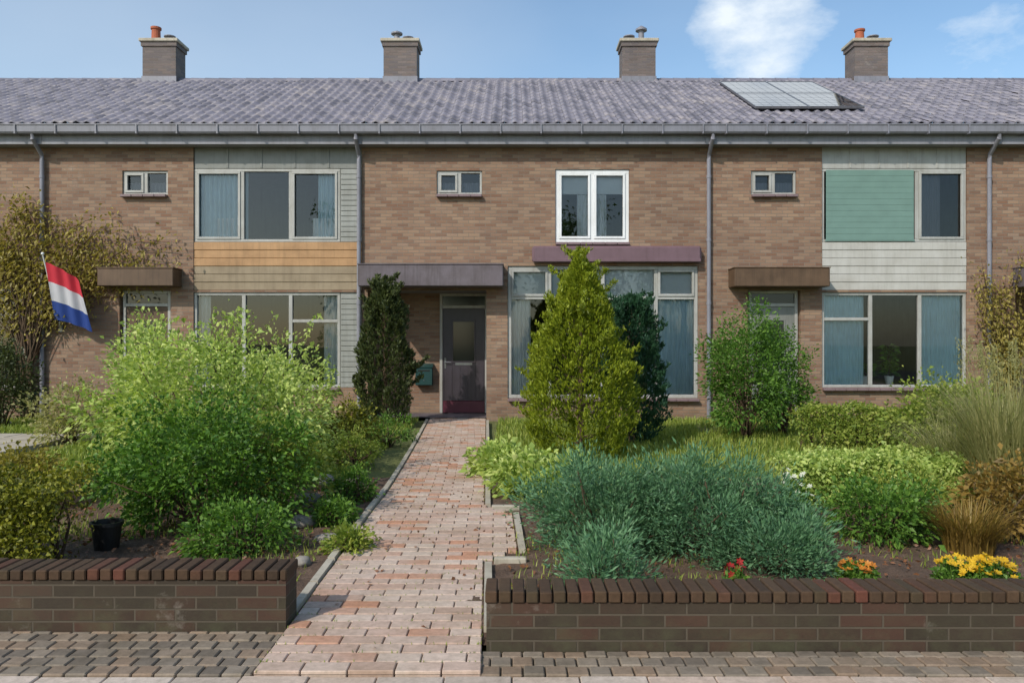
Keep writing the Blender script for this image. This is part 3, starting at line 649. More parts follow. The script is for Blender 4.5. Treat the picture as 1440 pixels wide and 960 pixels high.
gw = (Z(545), Z(376))
W_small = lambda pc: dict(x=(X(pc-32), X(pc+32)), z=(Z(274), Z(240)), f='lgrey', mull=(.5,), fw=.045, sill=True, sash=(0,), cur=((0, 1, 0, .55, 'greyc', 'curtain'),))
specs = [
 dict(label='brick terraced house cut off by the left edge, climber over its upper wall', win=[
        dict(x=(X(-190), X(34)), z=(Z(545), Z(405)), f='lgrey', mull=(.3, .7), trans=((0, .72), (2, .72)), cur=((0, .18, 0, 1, 'greyc', 'curtain'),)),
        dict(x=(X(-104), X(-2)), z=(Z(340), Z(240)), mull=(.5,), sash=(0,)), W_small(-238)],
      porch=(X(71)-6+.1, X(-202), Z(408)), door=(X(-272), X(-204)), canopy=(X(-372), X(-170), Z(407), Z(378), .6, 'slab'), pipe=WX[1]-.12),
 dict(label='terraced house with tan spandrel boards under its wide grey-framed upper window', win=[
        dict(x=(X(272), X(509)), z=(Z(408), Z(206)), f='lgrey', top=.42, topm='greyp', side=.42, sidem='greym', bot=.92, botm='tan', boards=6, split=3, mull=(.33, .66), sash=(0, 2), trans=(),
             cur=((.0, .36, .02, 1, 'bluec', 'curtain'), (.84, 1, .02, 1, 'bluec', 'curtain'), (.14, .34, 0, .34, 'net', 'curtain'), (.8, 1, 0, .34, 'net', 'curtain')), sill=False, label='wide upper window with blue-grey curtains'),
        dict(x=(X(272), X(509)), z=(Z(545), Z(411)), f='lgrey', side=.42, sidem='greym', mull=(.34, .66), trans=((2, .7),), cur=((0, .1, 0, 1, 'net', 'curtain'), (.88, 1, 0, 1, 'net', 'curtain'))), W_small(204)],
      porch=(X(168), X(240), Z(408)), deep=0, door=(X(170), X(238)), canopy=(X(152), X(256), Z(404), Z(380), .4, 'brown'), pipe=WX[2]-.10, chim=X(231, 19.2), pots=((-.2, .42, 0), (.14, .2, 1)), dm='brown'),
 dict(label='middle brick house with dark front door at the end of the path', win=[
        dict(x=(X(781), X(885)), z=(Z(341), Z(238)), f='white', fw=.075, mull=(.5,), sash=(0, 1), cur=((0, 1, .68, 1, 'net', 'blind'), (.30, .70, 0, .67, 'net', 'curtain')), label='small white upper window'),
        dict(x=(X(714), X(982)), z=(Z(560), Z(374)), f='lgrey', fw=.07, mull=(.22, .5, .78), trans=((0, .76), (1, .76), (2, .76), (3, .76)), sash=(0, 3), cur=((0, .12, 0, .98, 'net', 'curtain'), (.74, 1, 0, .98, 'bluec', 'curtain'), (.02, .98, .78, .97, 'net', 'blind')), label='broad living room window'), W_small(646)],
      porch=(X(517), X(684), Z(408)), door=(X(612), X(684)), canopy=(X(511), X(708), Z(405), Z(376), .55, 'slab'), pipe=WX[3]+.12, chim=X(565, 19.2), pots=((-.12, .3, 1), (.16, .16, 1)), awning=(X(748), X(984), Z(370), Z(347), 'burg')),
 dict(label='brick house with pale green screen in its upper window and white spandrel boards', win=[
        dict(x=(X(1156), X(1360)), z=(Z(408), Z(206)), f='lgrey', top=.42, topm='lgrey', bot=.92, botm='panelw', boards=6, mull=(.66,), sash=(1,), cur=((.02, .64, .03, .98, 'teal', 'screen'), (.67, .84, 0, 1, 'greyc', 'curtain')), sill=False, label='upper window with a pale green screen let down'),
        dict(x=(X(1156), X(1360)), z=(Z(545), Z(411)), f='lgrey', mull=(.34, .68), trans=((0, .72),), cur=((0, .31, 0, 1, 'bluel', 'curtain'), (.68, 1, 0, 1, 'bluel', 'curtain'))), W_small(1088)],
      porch=(X(1052), X(1126), Z(408)), door=(X(1054), X(1124)), deep=0, canopy=(X(1024), X(1154), Z(405), Z(380), .45, 'brown'), pipe=WX[4]-.12, chim=X(896, 19.2), pots=((.1, .42, 1), (-.2, .2, 1)), dm='greyp'),
 dict(label='brick terraced house cut off by the right edge with a climber beside it', win=[
        dict(x=(X(1598), X(1800)), z=(Z(545), Z(411)), f='white', mull=(.5,)), dict(x=(X(1666), X(1768)), z=(Z(340), Z(240)), mull=(.5,)), W_small(1530)],
      porch=(X(1428), X(1566), Z(408)), door=(X(1496), X(1564)), canopy=(X(1424), X(1590), Z(405), Z(378), .55, 'slab'), pipe=WX[5]-.12, chim=X(1218, 19.2), pots=((-.16, .36, 0), (.16, .2, 1))),
]
for i, sp in enumerate(specs): house(i, sp)

# solar panels on the roof slope (things of their own, resting on the roof)
L_ = math.hypot(RIDGE_Y-RO_Y, RIDGE_Z-RO_Z); ang = math.atan2(RIDGE_Z-RO_Z, RIDGE_Y-RO_Y)
for k, (xx, lb) in enumerate(((5.36, 'left one of two solar panels catching the cloud on the right-hand roof'), (6.44, 'right one of two solar panels catching the cloud on the right-hand roof'))):
    r_ = thing('solar_panel', lb, 'solar panel', (xx, RO_Y+math.cos(ang)*2.5, RO_Z+math.sin(ang)*2.5+.11), group='solar panels on the roof'); r_.rotation_euler = (ang, 0, 0)
    q = MB(); q.box(-.52, .52, -1.5, 1.5, 0, .035, b=.004); gp = q.build('panel_glass', M['solar'], r_)
    q = MB()
    for c_ in range(1, 6): q.box(-.52+1.04*c_/6-.003, -.52+1.04*c_/6+.003, -1.49, 1.49, .0352, .0365)
    for c_ in range(1, 16):
        if c_ != 8: q.box(-.515, .515, -1.5+3*c_/16-.003, -1.5+3*c_/16+.003, .0366, .0378)
    q.build('cell_grid', M['steel'], gp)
    q = MB()
    for bx in ((-.54, .54, -1.53, -1.50), (-.54, .54, 1.50, 1.53), (-.54, -.52, -1.5, 1.5), (.52, .54, -1.5, 1.5), (-.52, .52, -.012, .012)): q.box(bx[0], bx[1], bx[2], bx[3], -.005, .042, b=.002)
    q.build('panel_frame', M['steel'], r_)

# ------------------------------------------------------------ garden walls
def garden_wall(label, x0, x1, y0, h, th=.2):
    r_ = thing('garden_wall', label, 'wall', ((x0+x1)/2, y0, 0)); cx = (x0+x1)/2
    b = MB(); b.box(x0-cx, x1-cx, 0, th, -.05, h-.055); b.build('brickwork', M['brick_low'], r_)
    b = MB(); x = x0-cx-.01
    while x < x1-cx: b.box(x+.004, min(x+.066, x1-cx+.01)-.004, -.012, th+.012, h-.054+random.uniform(-.002, 0), h+random.uniform(-.004, .004), b=.006); x += .066
    b.build('coping', M['coping'], r_)
    return r_
garden_wall('low dark brick garden wall left of the path', -9.5, X(402, 4.04), 4.04, .33)
garden_wall('low dark brick garden wall right of the path', X(684, 3.78), 9.5, 3.78, .30)

# ------------------------------------------------------------ letterbox by the front door
r_ = thing('letterbox', 'dark teal letterbox on the porch wall left of the dark front door', 'letterbox', (X(597, 15.9), 15.93, .62))
M['dteal'] = m_paint('dark_teal_paint', (34, 70, 70), .4)
b = MB(); b.box(-.17, .17, -.16, .012, 0, .36, b=.01); b.build('box', M['dteal'], r_)
b = MB(); b.add([(-.18, -.18, .362), (.18, -.18, .362), (.18, .012, .42), (-.18, .012, .42), (-.18, -.18, .375), (.18, -.18, .375), (.18, .012, .433), (-.18, .012, .433)], [[0, 3, 2, 1], [4, 5, 6, 7], [0, 1, 5, 4], [1, 2, 6, 5], [2, 3, 7, 6], [3, 0, 4, 7]]); b.build('lid', M['dteal'], r_)
b = MB(); b.box(-.12, .12, -.166, -.161, .28, .31, b=.001); b.build('slot', M['black'], r_)
b = MB(); b.tube([(.0, -.161, .1), (.0, -.168, .1)], .012, 12); b.build('lock', M['steel'], r_)
# ------------------------------------------------------------ flag
r_ = thing('flag', 'red, white and blue flag hanging limp on a short pole at the left facade', 'flag', (X(60, 14.4), 14.4, 0))
b = MB(); b.tube([(0, .58, 1.75), (0, 0, Z(358, 14.4))], [.016, .012], 10); b.lathe((0, 0, Z(358, 14.4)-.01), [(0, 0), (.025, .012), (.03, .03), (.02, .05), (0, .055)], 12); b.build('pole', M['white'], r_)
b = MB(); b.box(-.04, .04, .56, .597, 1.68, 1.82, b=.005); b.build('bracket', M['steel'], r_)
V = []; nu, nv = 30, 40; z0 = Z(368, 14.4)
for i in range(nu+1):
    u = i/nu
    for j in range(nv+1):
        v = j/nv; fold = math.sin(v*17+u*1.5)*.045*v**.5
        V.append((.01+v*.64+.16*u*v, .06+u*.30*(1-v*.5)+fold, z0-u*1.05*(1-.1*v)-.34*v**1.25))
b = MB()
for i in range(nu):
    for j in range(nv): pass
F = [[i*(nv+1)+j, i*(nv+1)+j+1, (i+1)*(nv+1)+j+1, (i+1)*(nv+1)+j] for i in range(nu) for j in range(nv)]
b.add(V, F); b.mi = [min(2, (k//nv)*3//nu) for k in range(len(F))]
b.build('cloth', [M['red'], M['fwhite'], M['fblue']], r_, smooth=True)

# ------------------------------------------------------------ plants, left garden
shrub('shrub', 'tall light yellow-green leafy shrub, largest plant left of the path', 'shrub', -3.02, 7.7, .98, .8, 1.66, 'lf_light', 210, 80, .095, .054, .5, .45, .35)
shrub('shrub', 'rounded dark green bush in front of the tall yellow-green shrub', 'shrub', -2.42, 6.15, .72, .55, 1.0, 'lf_dark', 190, 80, .06, .042, .55, .45, .3)
shrub('shrub', 'mid green bush between the dark rounded one and the path', 'shrub', X(375, 6.7), 6.75, .42, .36, .84, 'lf_grass', 90, 70, .06, .045, .5, .45, .35)
shrub('shrub', 'small fresh green mound at the foot of the dark rounded bush', 'shrub', X(350, 5.6), 5.5, .36, .26, .34, 'lf_mid', 60, 60, .05, .035, .6)
# clipped hedge left front
def hedge(name, label, x0, x1, y0, y1, h, mat, n, leaf=.032, rd=.05, cat='hedge'):
    r_ = thing(name, label, cat, ((x0+x1)/2, (y0+y1)/2, 0)); hx, hy = (x1-x0)/2, (y1-y0)/2
    P = np.stack([rng.uniform(-hx, hx, n), rng.uniform(-hy, hy, n), h*rng.random(n)**.5], 1)
    k = rng.integers(0, 4, n); P[k == 0, 2] = h; P[k == 1, 1] = -hy; P[k == 2, 1] = -hy
    for q in range(n):
        w_ = noise.noise(Vector((P[q][0]*2.3+x0, P[q][1]*2.3, P[q][2]*2.3)))
        P[q] += rng.normal(size=3)*rd*.5; P[q][2] *= 1+w_*.22; P[q][1] += w_*rd*1.4
    P[:, 2] = np.maximum(P[:, 2], .03); D = rng.normal(size=(n, 3))*.7+np.array([0, -.3, .6])
    leaves('foliage', P, D, leaf, M[mat], r_, aspect=.6)
    b = MB(); x = -hx+.1
    while x < hx:
        for q in range(3): b.tube([(x, 0, -.02), (x+random.uniform(-.08, .08), random.uniform(-.1, .1), h*.5), (x+random.uniform(-.14, .14), random.uniform(-.14, .14), h*.92)], [.014, .009, .004], 5)
        x += .16
    b.build('stem', M['bark'], r_); return r_
hedge('hedge', 'clipped olive-green hedge behind the left garden wall at the picture edge', -5.2, X(108, 5.2), 4.95, 5.5, .57, 'lf_hedge', 26000, .036)
shrub('shrub', 'golden-green low shrub behind the clipped hedge at the left edge', 'shrub', X(38, 7.2), 7.1, .52, .4, .46, 'lf_olive', 70, 60, .06, .045)
r_ = thing('plant_pot', 'empty black plant pot between the clipped hedge and the dark bush', 'pot', (X(150, 5.6), 5.6, .02)); r_.scale = (.8, .8, .8)
b = MB(); b.lathe((0, 0, 0), [(0, .0), (.10, 0), (.125, .22), (.14, .22), (.14, .25), (.12, .25), (.115, .2), (0, .2)], 28); b.build('pot', [M['black']], r_, smooth=False)
b = MB(); b.lathe((0, 0, .201), [(.113, 0), (0, .012)], 20); b.build('potting_soil', M['soil'], r_)
# foliage at the foot of facade left
shrub('shrub', 'dark green shrub beneath the window at the left edge', 'shrub', X(2, 13.6), 13.6, .5, .4, 1.5, 'lf_yew', 90, 60, .09, .06)
shrub('shrub', 'thin grey-green shrub under the flag', 'shrub', X(92, 11.5), 11.6, .55, .4, .95, 'lf_straw', 60, 40, .09, .06)
shrub('shrub', 'white-flowering pale green shrub against the house behind the tall yellow-green one', 'shrub', X(215, 10), 10, .5, .45, 1.86, 'lf_light', 70, 50, .09, .06)
shrub('shrub', 'yellow-green shrub in front of the house to the right of the tall one', 'shrub', X(395, 9.4), 9.4, .62, .5, 1.32, 'lf_light', 90, 60, .08, .055)
shrub('shrub', 'olive brown low shrub left of the path by the house', 'shrub', X(478, 10.4), 10.4, .4, .35, .72, 'lf_hedge', 60, 60, .06, .045)
# climber on the facade
r_ = thing('climbing_plant', 'yellow-olive climber spread over the brick between flag and left house edge', 'climber', (X(40, 14.9), 14.88, 0))
b = MB(); Pn = []
for q in range(40):
    x = random.uniform(-.3, .3); z = 0; pts = [(x*.4, 0, 0)]; hx = random.uniform(-2.4, 3.1); hz = 2.6+random.random()**1.3*1.7*(1-.18*max(hx, 0))
    for t_ in (.25, .5, .7, .85, 1):
        pts.append((x*.4+(hx)*max(0, t_-.4)/.6+random.uniform(-.08, .08), -.03-random.uniform(0, .06), hz*min(1, t_*1.25)**.9+random.uniform(-.08, .08)))
    b.tube(pts, [.022, .018, .013, .009, .006, .003], 5)
    for k in range(3, 6):
        A, B = Vector(pts[k-1]), Vector(pts[k])
        for m_ in range(7): Pn.append(A.lerp(B, random.random()))
b.build('stem', M['bark'], r_, smooth=True)
C = np.array([tuple(p) for p in Pn]); wgt = 1/(1+np.exp((C[:, 0]-2.8)*1.0+1.2*np.exp(-((C[:, 0]+1.3)/1.2)**2)*0+0*C[:, 1])); NL = 6300; ci = rng.choice(len(C), NL, p=wgt/wgt.sum())
P = C[ci]+rng.normal(size=(NL, 3))*np.array([.17, .05, .15]); P[:, 1] = np.minimum(P[:, 1], .08)
D = rng.normal(size=P.shape)*.6+np.array([0, -.6, -.3]); leaves('foliage', P, D, .085, M['lf_vine'], r_, aspect=.5)
# porch evergreen
def conifer(label, x, y, r, h, mat, n=14000, leaf=.05, p=.8, asp=.25, base=.06, rag=.12):
    r_ = thing('conifer', label, 'conifer', (x, y, 0))
    t_ = rng.random(n)**.75; a_ = rng.uniform(0, 2*np.pi, n)
    prof = r*np.minimum(1, (1-t_)**p*(1.25+.35*(p > .5)))*np.minimum(1, .7+t_*2)
    lob = np.array([1+.34*noise.noise(Vector((math.cos(q)*2.2, math.sin(q)*2.2, w_*h*2.4+x)))+.26*noise.noise(Vector((math.cos(q)*6, math.sin(q)*6, w_*h*7+x))) for q, w_ in zip(a_, t_)])
    rr = prof*lob*(.72+.28*rng.random(n)**.5)
    P = np.stack([np.cos(a_)*rr, np.sin(a_)*rr, base+t_*(h-base)], 1)
    for _ in range(int(70*h/2)):       # stray sprays standing off the outline
        k = rng.integers(0, n); c = P[k]; o_ = np.array([math.cos(a_[k]), math.sin(a_[k]), .9])*rag*random.uniform(.3, 1.2)
        m_ = rng.integers(0, n, 60); P[m_] = c+o_*rng.random((60, 1))*1.5+rng.normal(size=(60, 3))*.018
    D = np.stack([np.cos(a_)*.55, np.sin(a_)*.55, np.full(n, 1.0)], 1)+rng.normal(size=(n, 3))*.28
    # sprays: three scale leaves fanned at each tip
    PP = np.concatenate([P, P, P]); DD = np.concatenate([D, D+rng.normal(size=D.shape)*.3, D+rng.normal(size=D.shape)*.3])
    leaves('foliage', PP, DD, leaf, M[mat], r_, aspect=asp, droop=.0, fold=.1)
    b = MB(); b.tube([(0, 0, -.03), (.01, 0, h*.5), (0, 0, h*.92)], [.05, .03, .006], 8)
    for q in range(50):
        z = random.uniform(.05, .85)*h; a = random.uniform(0, 6.28); rr_ = r*(1-z/h)*.8; b.tube([(0, 0, z), (math.cos(a)*rr_*.5, math.sin(a)*rr_*.5, z+.06), (math.cos(a)*rr_, math.sin(a)*rr_, z+.2)], [.012, .008, .003], 4)
    b.build('trunk', M['bark'], r_); return r_
conifer('narrow dark evergreen standing beside the porch left of the front door', X(540, 13.7), 13.75, .43, 2.45, 'lf_yew', 9000, .07, .35, .35)
conifer('tall golden-green conifer in front of the middle house window', X(816, 10), 10.0, .66, 2.60, 'lf_gold', 27000, .05, .86, .3)
conifer('dark blue-green conifer just behind and right of the golden one', X(890, 11.4), 11.5, .46, 2.15, 'lf_deep', 10000, .06, .42, .3)
shrub('shrub', 'tall bright green bush in front of the brown-canopied door', 'shrub', X(1050, 12), 12.0, .6, .55, 1.88, 'lf_mid', 190, 70, .08, .055, shell=.45, lump=.3)
shrub('shrub', 'dark narrow bush tucked against the right of the tall bright green one', 'shrub', X(1098, 12.6), 12.5, .36, .36, 1.75, 'lf_dark', 90, 60, .08, .055)
# lime perennials right of the path
for (px, d, rr, h, lb) in ((705, 8.6, .28, .34, 'lime green leafy perennial beside the path, nearest the house'), (745, 7.6, .3, .36, 'lime green leafy perennial beside the path, behind the blue-green shrub'), (792, 7.5, .32, .34, 'lime green leafy perennial at the foot of the golden conifer')):
    shrub('perennial', lb, 'plant', X(px, d), d, rr, rr*.8, h, 'lf_light', 45, 45, .06, .075, .5, group='lime green perennials')
# big blue-green shrub, spreading (juniper)
for (px, d, rx, h, lb, nc) in ((850, 5.55, .52, .64, 'blue-green spreading shrub nearest the path, behind the right wall', 210), (990, 5.5, .5, .65, 'blue-green spreading shrub in the middle of the blue-green mass', 210), (1088, 5.1, .31, .40, 'lowest and darkest blue-green shrub at the right end of the mass', 110)):
    shrub('spreading_shrub', lb, 'shrub', X(px, d), d, rx, .48, h, 'lf_blue', nc, 100, .06, .038, .26, .5, .5, group='blue-green spreading shrubs', up=.5, droop=.0)
shrub('spreading_shrub', 'small blue-green shoot leaning over the right garden wall', 'shrub', X(850, 4.5), 4.5, .2, .26, .36, 'lf_blue', 50, 80, .05, .042, .22, .5, .3, group='blue-green spreading shrubs', droop=0)
# lower hedge and lime hedge on right
hedge('hedge', 'low olive hedge between the right-hand gardens in front of the windows', X(1118, 11), X(1560, 11), 10.8, 11.3, .56, 'lf_grass', 16000, .05)
hedge('hedge', 'bright lime-green low hedge behind the blue-green shrubs', X(1096, 7.4), X(1330, 7.4), 7.1, 7.7, .42, 'lf_light', 11000, .05)
shrub('shrub', 'olive shrub below the right-hand window', 'shrub', X(1340, 10.2), 10.2, .7, .5, 1.0, 'lf_grass', 110, 60, .09, .06)
def grass_clump(label, x, y, rx, h, wd, n, mat, lean=.7, cat='ornamental grass', plume=0):
    r_ = thing('ornamental_grass', label, cat, (x, y, .02)); V, F = blades(n, rx, rx, h, wd, lean); npmesh('blades', V, F, M[mat], r_)
    if plume:
        P = []; D = []; b = MB()
        for k in range(plume):
            a = random.uniform(0, 6.28); l = random.uniform(.05, .3); hh = h*random.uniform(1.0, 1.25); tip = Vector((math.cos(a)*l*h, math.sin(a)*l*h, hh))
            b.tube([(math.cos(a)*rx*.4, math.sin(a)*rx*.4, 0), (tip.x*.6, tip.y*.6, hh*.6), tip], [.003, .0025, .0015], 4)
            for m_ in range(70): P.append(tuple(tip+Vector((random.gauss(0, .016), random.gauss(0, .016), -random.random()*.24)))); D.append((random.gauss(0, .5), random.gauss(0, .5), 1))
        b.build('stalk', M['lf_straw'], r_); leaves('plume', np.array(P), np.array(D), .03, M['lf_straw'], r_, aspect=.3)
    return r_
grass_clump('tall straw-green grass with plumes at the right edge', X(1415, 6.9), 6.9, .22, 1.25, .009, 1500, 'lf_straw', .55, plume=26)
grass_clump('straw-green grass clump left of the tall plumed one', X(1345, 7.6), 7.6, .2, .85, .009, 900, 'lf_straw', .8, plume=8)
grass_clump('bronze-brown grassy plant near the right wall', X(1362, 5.5), 5.5, .15, .40, .010, 650, 'lf_bronze', .8)
shrub('shrub', 'bronze-leaved shrub behind the yellow flowers', 'shrub', X(1420, 5.9), 5.9, .3, .3, .55, 'lf_bronze', 50, 50, .06, .05)
# climber at the right edge
r_ = thing('climbing_plant', 'straw-olive climber on the brick at the right edge', 'climber', (X(1410, 14.9), 14.86, 0))
b = MB(); Pn = []
for q in range(16):
    hx = random.uniform(-.5, 1.0); hz = random.uniform(1.8, 3.3); pts = [(0, 0, 0)]+[(hx*max(0, t_-.25)/.75+random.uniform(-.06, .06), -random.uniform(0, .07), hz*t_) for t_ in (.3, .55, .8, 1)]
    b.tube(pts, [.016, .013, .01, .006, .003], 5)
    for k in range(1, 5):
        for m_ in range(6): Pn.append(tuple(Vector(pts[k-1]).lerp(Vector(pts[k]), random.random())))
b.build('stem', M['bark'], r_, smooth=True)
C = np.array(Pn); P = C[rng.integers(0, len(C), 4200)]+rng.normal(size=(4200, 3))*np.array([.12, .06, .12]); P[:, 1] = np.minimum(P[:, 1], .1)
leaves('foliage', P, rng.normal(size=P.shape)*.6+np.array([0, -.6, -.2]), .075, M['lf_vine'], r_, aspect=.5)

# flowering plants by the wall
def flowerer(label, x, y, r, h, mat, fm, nf, fs=.024, leafm='lf_mid', cat='flowering plant', lf=.04):
    r_ = thing('flowering_plant', label, cat, (x, y, .02)); n = 900
    a = rng.uniform(0, 6.28, n); q = np.sqrt(rng.random(n))*r; z = rng.random(n)*h*.8*(1-.5*(q/r)**2)
    P = np.stack([np.cos(a)*q, np.sin(a)*q, z+.01], 1); leaves('foliage', P, rng.normal(size=P.shape)*.6+np.array([0, -.1, .8]), lf, M[leafm], r_, aspect=.4)
    a = rng.uniform(0, 6.28, nf); q = np.sqrt(rng.random(nf))*r*.95; Pf = np.stack([np.cos(a)*q, np.sin(a)*q, h*(1-.4*(q/r)**2)*rng.uniform(.8, 1.05, nf)], 1)
    flowers(Pf, fs, M[fm], r_)
    b = MB()
    for p in Pf: b.tube([(p[0]*.4, p[1]*.4, 0), (p[0], p[1], p[2])], .0022, 4)
    b.build('stem', M['lf_mid'], r_); return r_
flowerer('yellow-flowering clump left of two behind the right wall', X(1345, 4.7), 4.7, .13, .20, None, 'fl_yel', 46)
flowerer('yellow-flowering clump near the right edge behind the right wall', X(1395, 4.65), 4.65, .15, .21, None, 'fl_yel', 60)
flowerer('small orange-flowering clump behind the right wall', X(1207, 4.75), 4.75, .12, .18, None, 'fl_or', 22)
flowerer('small red-flowering clump peeping over the right wall', X(1040, 4.25), 4.3, .09, .28, None, 'fl_red', 14)
flowerer('white-flowering clump at the top of the pale shrub bed', X(1110, 6.6), 6.5, .16, .42, None, 'fl_wh', 30)
shrub('shrub', 'mid green shrub behind the orange flowers', 'shrub', X(1235, 5.9), 5.9, .42, .3, .42, 'lf_mid', 70, 55, .06, .045)
shrub('shrub', 'green low mound between lime hedge and bronze grass', 'shrub', X(1300, 6.4), 6.4, .35, .3, .4, 'lf_grass', 55, 55, .06, .045)
# left of the path: small plants and stones
for (px, d, r0, h, mt, lb) in ((494, 7.3, .17, .26, 'lf_mid', 'small green tuft beside the path half way to the house'), (470, 6.4, .15, .18, 'lf_mid', 'small green tuft between the stones left of the path'), (545, 11.3, .42, .42, 'lf_mid', 'green mound by the path near the porch'), (500, 9.3, .28, .34, 'lf_grass', 'olive green mound beside the path behind the stones'), (488, 5.55, .12, .14, 'lf_grass', 'smallest green tuft near the left wall end')):
    shrub('perennial', lb, 'plant', X(px, d), d, r0, r0*.8, h, mt, 32, 45, .04, .04, group='small green plants left of the path')
stones = []
def stone(label, x, y, r, sx=1.2, sz=.6):
    b = MB(); n, m_ = 14, 9; sd_ = random.random()*50; V = []
    for i in range(m_+1):
        th = math.pi*i/m_
        for k in range(n):
            ph = 2*math.pi*k/n; d = Vector((math.sin(th)*math.cos(ph), math.sin(th)*math.sin(ph), math.cos(th)))
            q = r*(1+.35*noise.noise(d*1.6+Vector((sd_, 0, 0)))+.12*noise.noise(d*5+Vector((sd_, 3, 0)))); V.append((d.x*q*sx, d.y*q, d.z*q*sz))
    b.add(V, [[i*n+k, i*n+(k+1)%n, (i+1)*n+(k+1)%n, (i+1)*n+k] for i in range(m_) for k in range(n)])
    o = b.build('stone', M['stone'], None, smooth=True); o.location = (x, y, r*sz*.55+.02); o.rotation_euler = (0, 0, random.random()*3)
    return tag(o, label, 'stone', 'field stones left of the path')
stone('pale field stone left of the path, largest of the rockery', X(426, 6.3), 6.3, .10)
stone('grey field stone just behind the largest one of the rockery', X(432, 7.2), 7.2, .10)
stone('flat stone beside the path edge half way to the wall', X(462, 5.75), 5.8, .08, 1.4, .5)
stone('round stone nearest the left garden wall', X(425, 5.2), 5.2, .06)
stone('brownish stone at the back of the rockery near the house', X(455, 8.2), 8.2, .11)
stone('small stone between the rockery and the green mound', X(500, 8.3), 8.2, .07)

# litter, ground cover
def scatter_litter(n, x0, x1, y0, y1, nm, mt, size=.035):
    P = np.stack([rng.uniform(x0, x1, n), rng.uniform(y0, y1, n), rng.uniform(.02, .045, n)], 1); D = rng.normal(size=P.shape); D[:, 2] *= .25
    return tag(leaves(nm, P, D, size, M[mt], None, aspect=.6, droop=0), 'dry brown leaf litter lying on the bare garden soil', 'leaf litter', kind='stuff')
lt = scatter_litter(5200, -9, -1.35, 4.3, 8.5, 'leaf_litter', 'dry'); lt['label'] = 'dry brown leaf litter on the soil left of the path'
lt = scatter_litter(5200, -.05, 9, 4.05, 8.5, 'leaf_litter', 'dry'); lt['label'] = 'dry brown leaf litter on the soil right of the path'
def cover(n, x0, x1, y0, y1, lab, mat='lf_grass', h=.07, dens=None, wd=.008):
    P = np.stack([rng.uniform(x0, x1, n), rng.uniform(y0, y1, n), np.zeros(n)], 1)
    P = P[~((P[:, 0] < -6.2) & (P[:, 1] > 9.6) & (P[:, 1] < 12.7))]
    keep = np.array([noise.noise(Vector((p[0]*1.4, p[1]*1.4, 3))) > (-.15 if dens is None else dens) for p in P]); P = P[keep]
    V, F = blades(len(P), 0, 0, h, wd, .6, seed_pts=P); return tag(npmesh('grass', V, F, M[mat], None), lab, 'grass', kind='stuff')
cover(52000, -11, -1.75, 8.3, 14.9, 'rough grass in front of the left-hand houses', h=.12, dens=-.5, wd=.012)
cover(60000, -.25, 12, 8.3, 14.9, 'rough grass in front of the middle and right-hand houses', h=.12, dens=-.5, wd=.012)
cover(9000, -5, -1.33, 4.4, 8.4, 'sparse grass and weeds in the left flower bed', h=.09, dens=.05)
cover(9000, 0, 7, 4.2, 8.4, 'sparse grass and weeds in the right flower bed', h=.09, dens=.05)

# moss and weeds in the path joints
n = 2600; ys_ = 3.55+rng.random(n)**1.1*10.5; ys_ = 3.52+np.round((ys_-3.5)/.105)*.105; xs_ = np.array([pl(q)+(pr(q)-pl(q))*(lambda a: a*a*.5 if random.random() < .5 else 1-a*a*.5)(random.random()) for q in ys_])
V, F = blades(n, 0, 0, .022, .004, .8, seed_pts=np.stack([xs_, ys_-.02, np.full(n, .026)], 1)); tag(npmesh('moss', V, F, M['lf_grass'], None), 'moss and tiny weeds growing in the joints of the path', 'moss', kind='stuff')
P = np.stack([rng.uniform(-1.1, -.2, 90), rng.uniform(3.6, 12, 90), np.full(90, .043)], 1); D = rng.normal(size=P.shape); D[:, 2] *= .1
lt = tag(leaves('fallen_leaves', P, D, .035, M['dry'], None, aspect=.6, droop=0), 'a few dry leaves fallen on the path', 'fallen leaves', kind='stuff')
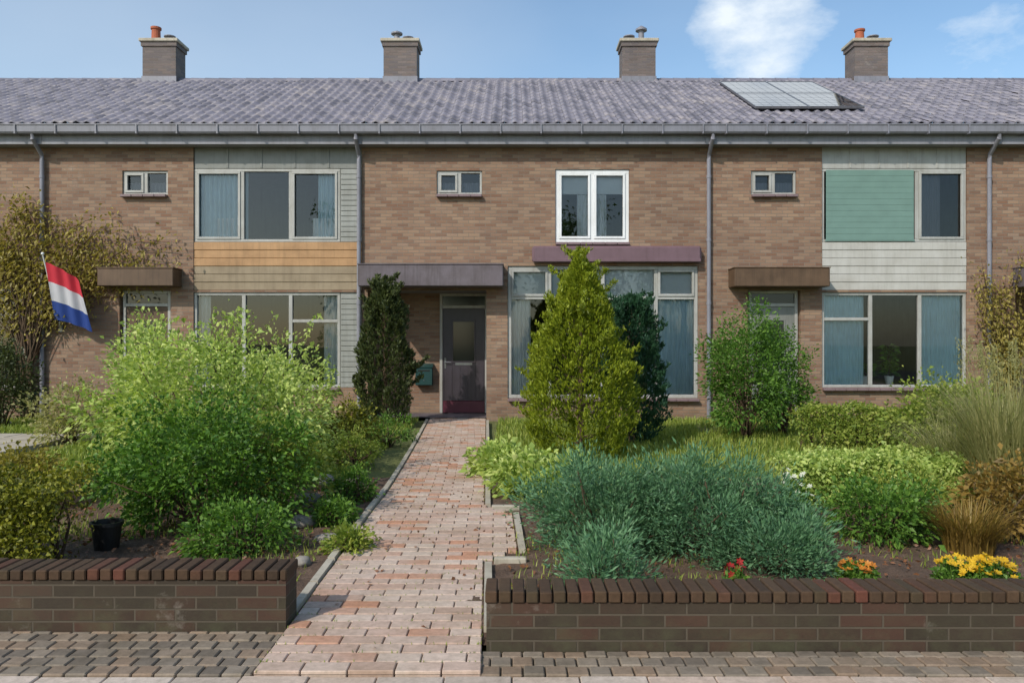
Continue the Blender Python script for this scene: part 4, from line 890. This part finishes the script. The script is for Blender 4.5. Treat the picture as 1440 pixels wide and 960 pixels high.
# trees across the road, which the window panes mirror
tr0 = thing('street_tree', 'street tree across the road, seen only mirrored in the window panes', 'tree', (-9, -19, 0), group='street trees mirrored in the windows')
P, D, C = clumps(150, ell(2.9, 2.6, 3.6, 6.2, .35, .3), .38, 60); leaves('crown', P, D, .24, M['lf_mid'], tr0, aspect=.6)
b = MB(); b.tube([(0, 0, -.1), (.05, 0, 2.2), (0, .1, 4.5), (0, 0, 7.5)], [.22, .17, .12, .04], 10)
for k in range(22): c_ = Vector(C[k]); b.tube([(0, 0, random.uniform(2.4, 5)), tuple(c_*.5+Vector((0, 0, 2.4))), tuple(c_)], [.08, .05, .015], 5)
b.build('trunk', M['bark'], tr0, smooth=True)
for (x, y, k) in ((-2.5, -20.5, 1.05), (4.2, -18.5, .95), (11, -20, 1.1)):
    c_ = tr0.copy(); COL.objects.link(c_); c_.location = (x, y, 0); c_.scale = (k, k, k); c_.rotation_euler = (0, 0, x)
    for ch in list(tr0.children): d_ = ch.copy(); COL.objects.link(d_); d_.parent = c_
# house plants on the window ledges
def potplant(label, x, h, mat, z0=Z(545)+.05, y=DF+.33, potm='white', leafn=260):
    r_ = thing('house_plant', label, 'plant', (x, y, z0), group='potted plants on the window ledges')
    b = MB(); b.lathe((0, 0, 0), [(0, 0), (.06, 0), (.085, .14), (.09, .14), (.09, .16), (.075, .16), (.07, .13), (0, .13)], 20); b.build('pot', M[potm], r_)
    a = rng.uniform(0, 6.28, leafn); q = rng.random(leafn)*.14; P = np.stack([np.cos(a)*q, np.sin(a)*q*.5, .16+rng.random(leafn)*(h-.16)], 1)
    leaves('foliage', P, np.stack([np.cos(a), np.sin(a)*.6, rng.uniform(-.2, .9, leafn)], 1), .12, M[mat], r_, aspect=.4)
    b = MB()
    for k in range(5): b.tube([(0, 0, .1), (random.uniform(-.03, .03), 0, h*.6), (random.uniform(-.08, .08), random.uniform(-.03, .03), h*.95)], [.008, .005, .003], 5)
    b.build('stem', M['bark'], r_)
potplant('tall leafy house plant behind the middle pane of the right-hand ground floor window', X(1262), .75, 'lf_dark')
potplant('low house plant in a white pot left of the tall one in the right-hand window', X(1228), .38, 'lf_mid')
potplant('house plant in a terracotta pot in the right half of the living room window', X(930), .5, 'lf_dark', z0=Z(560)+.05, potm='terra')
potplant('house plant in a white pot behind the left pane of the living room window', X(738), .6, 'lf_mid', z0=Z(560)+.05)
potplant('house plant in the ground floor window of the tan-boarded house', X(356), .55, 'lf_dark')
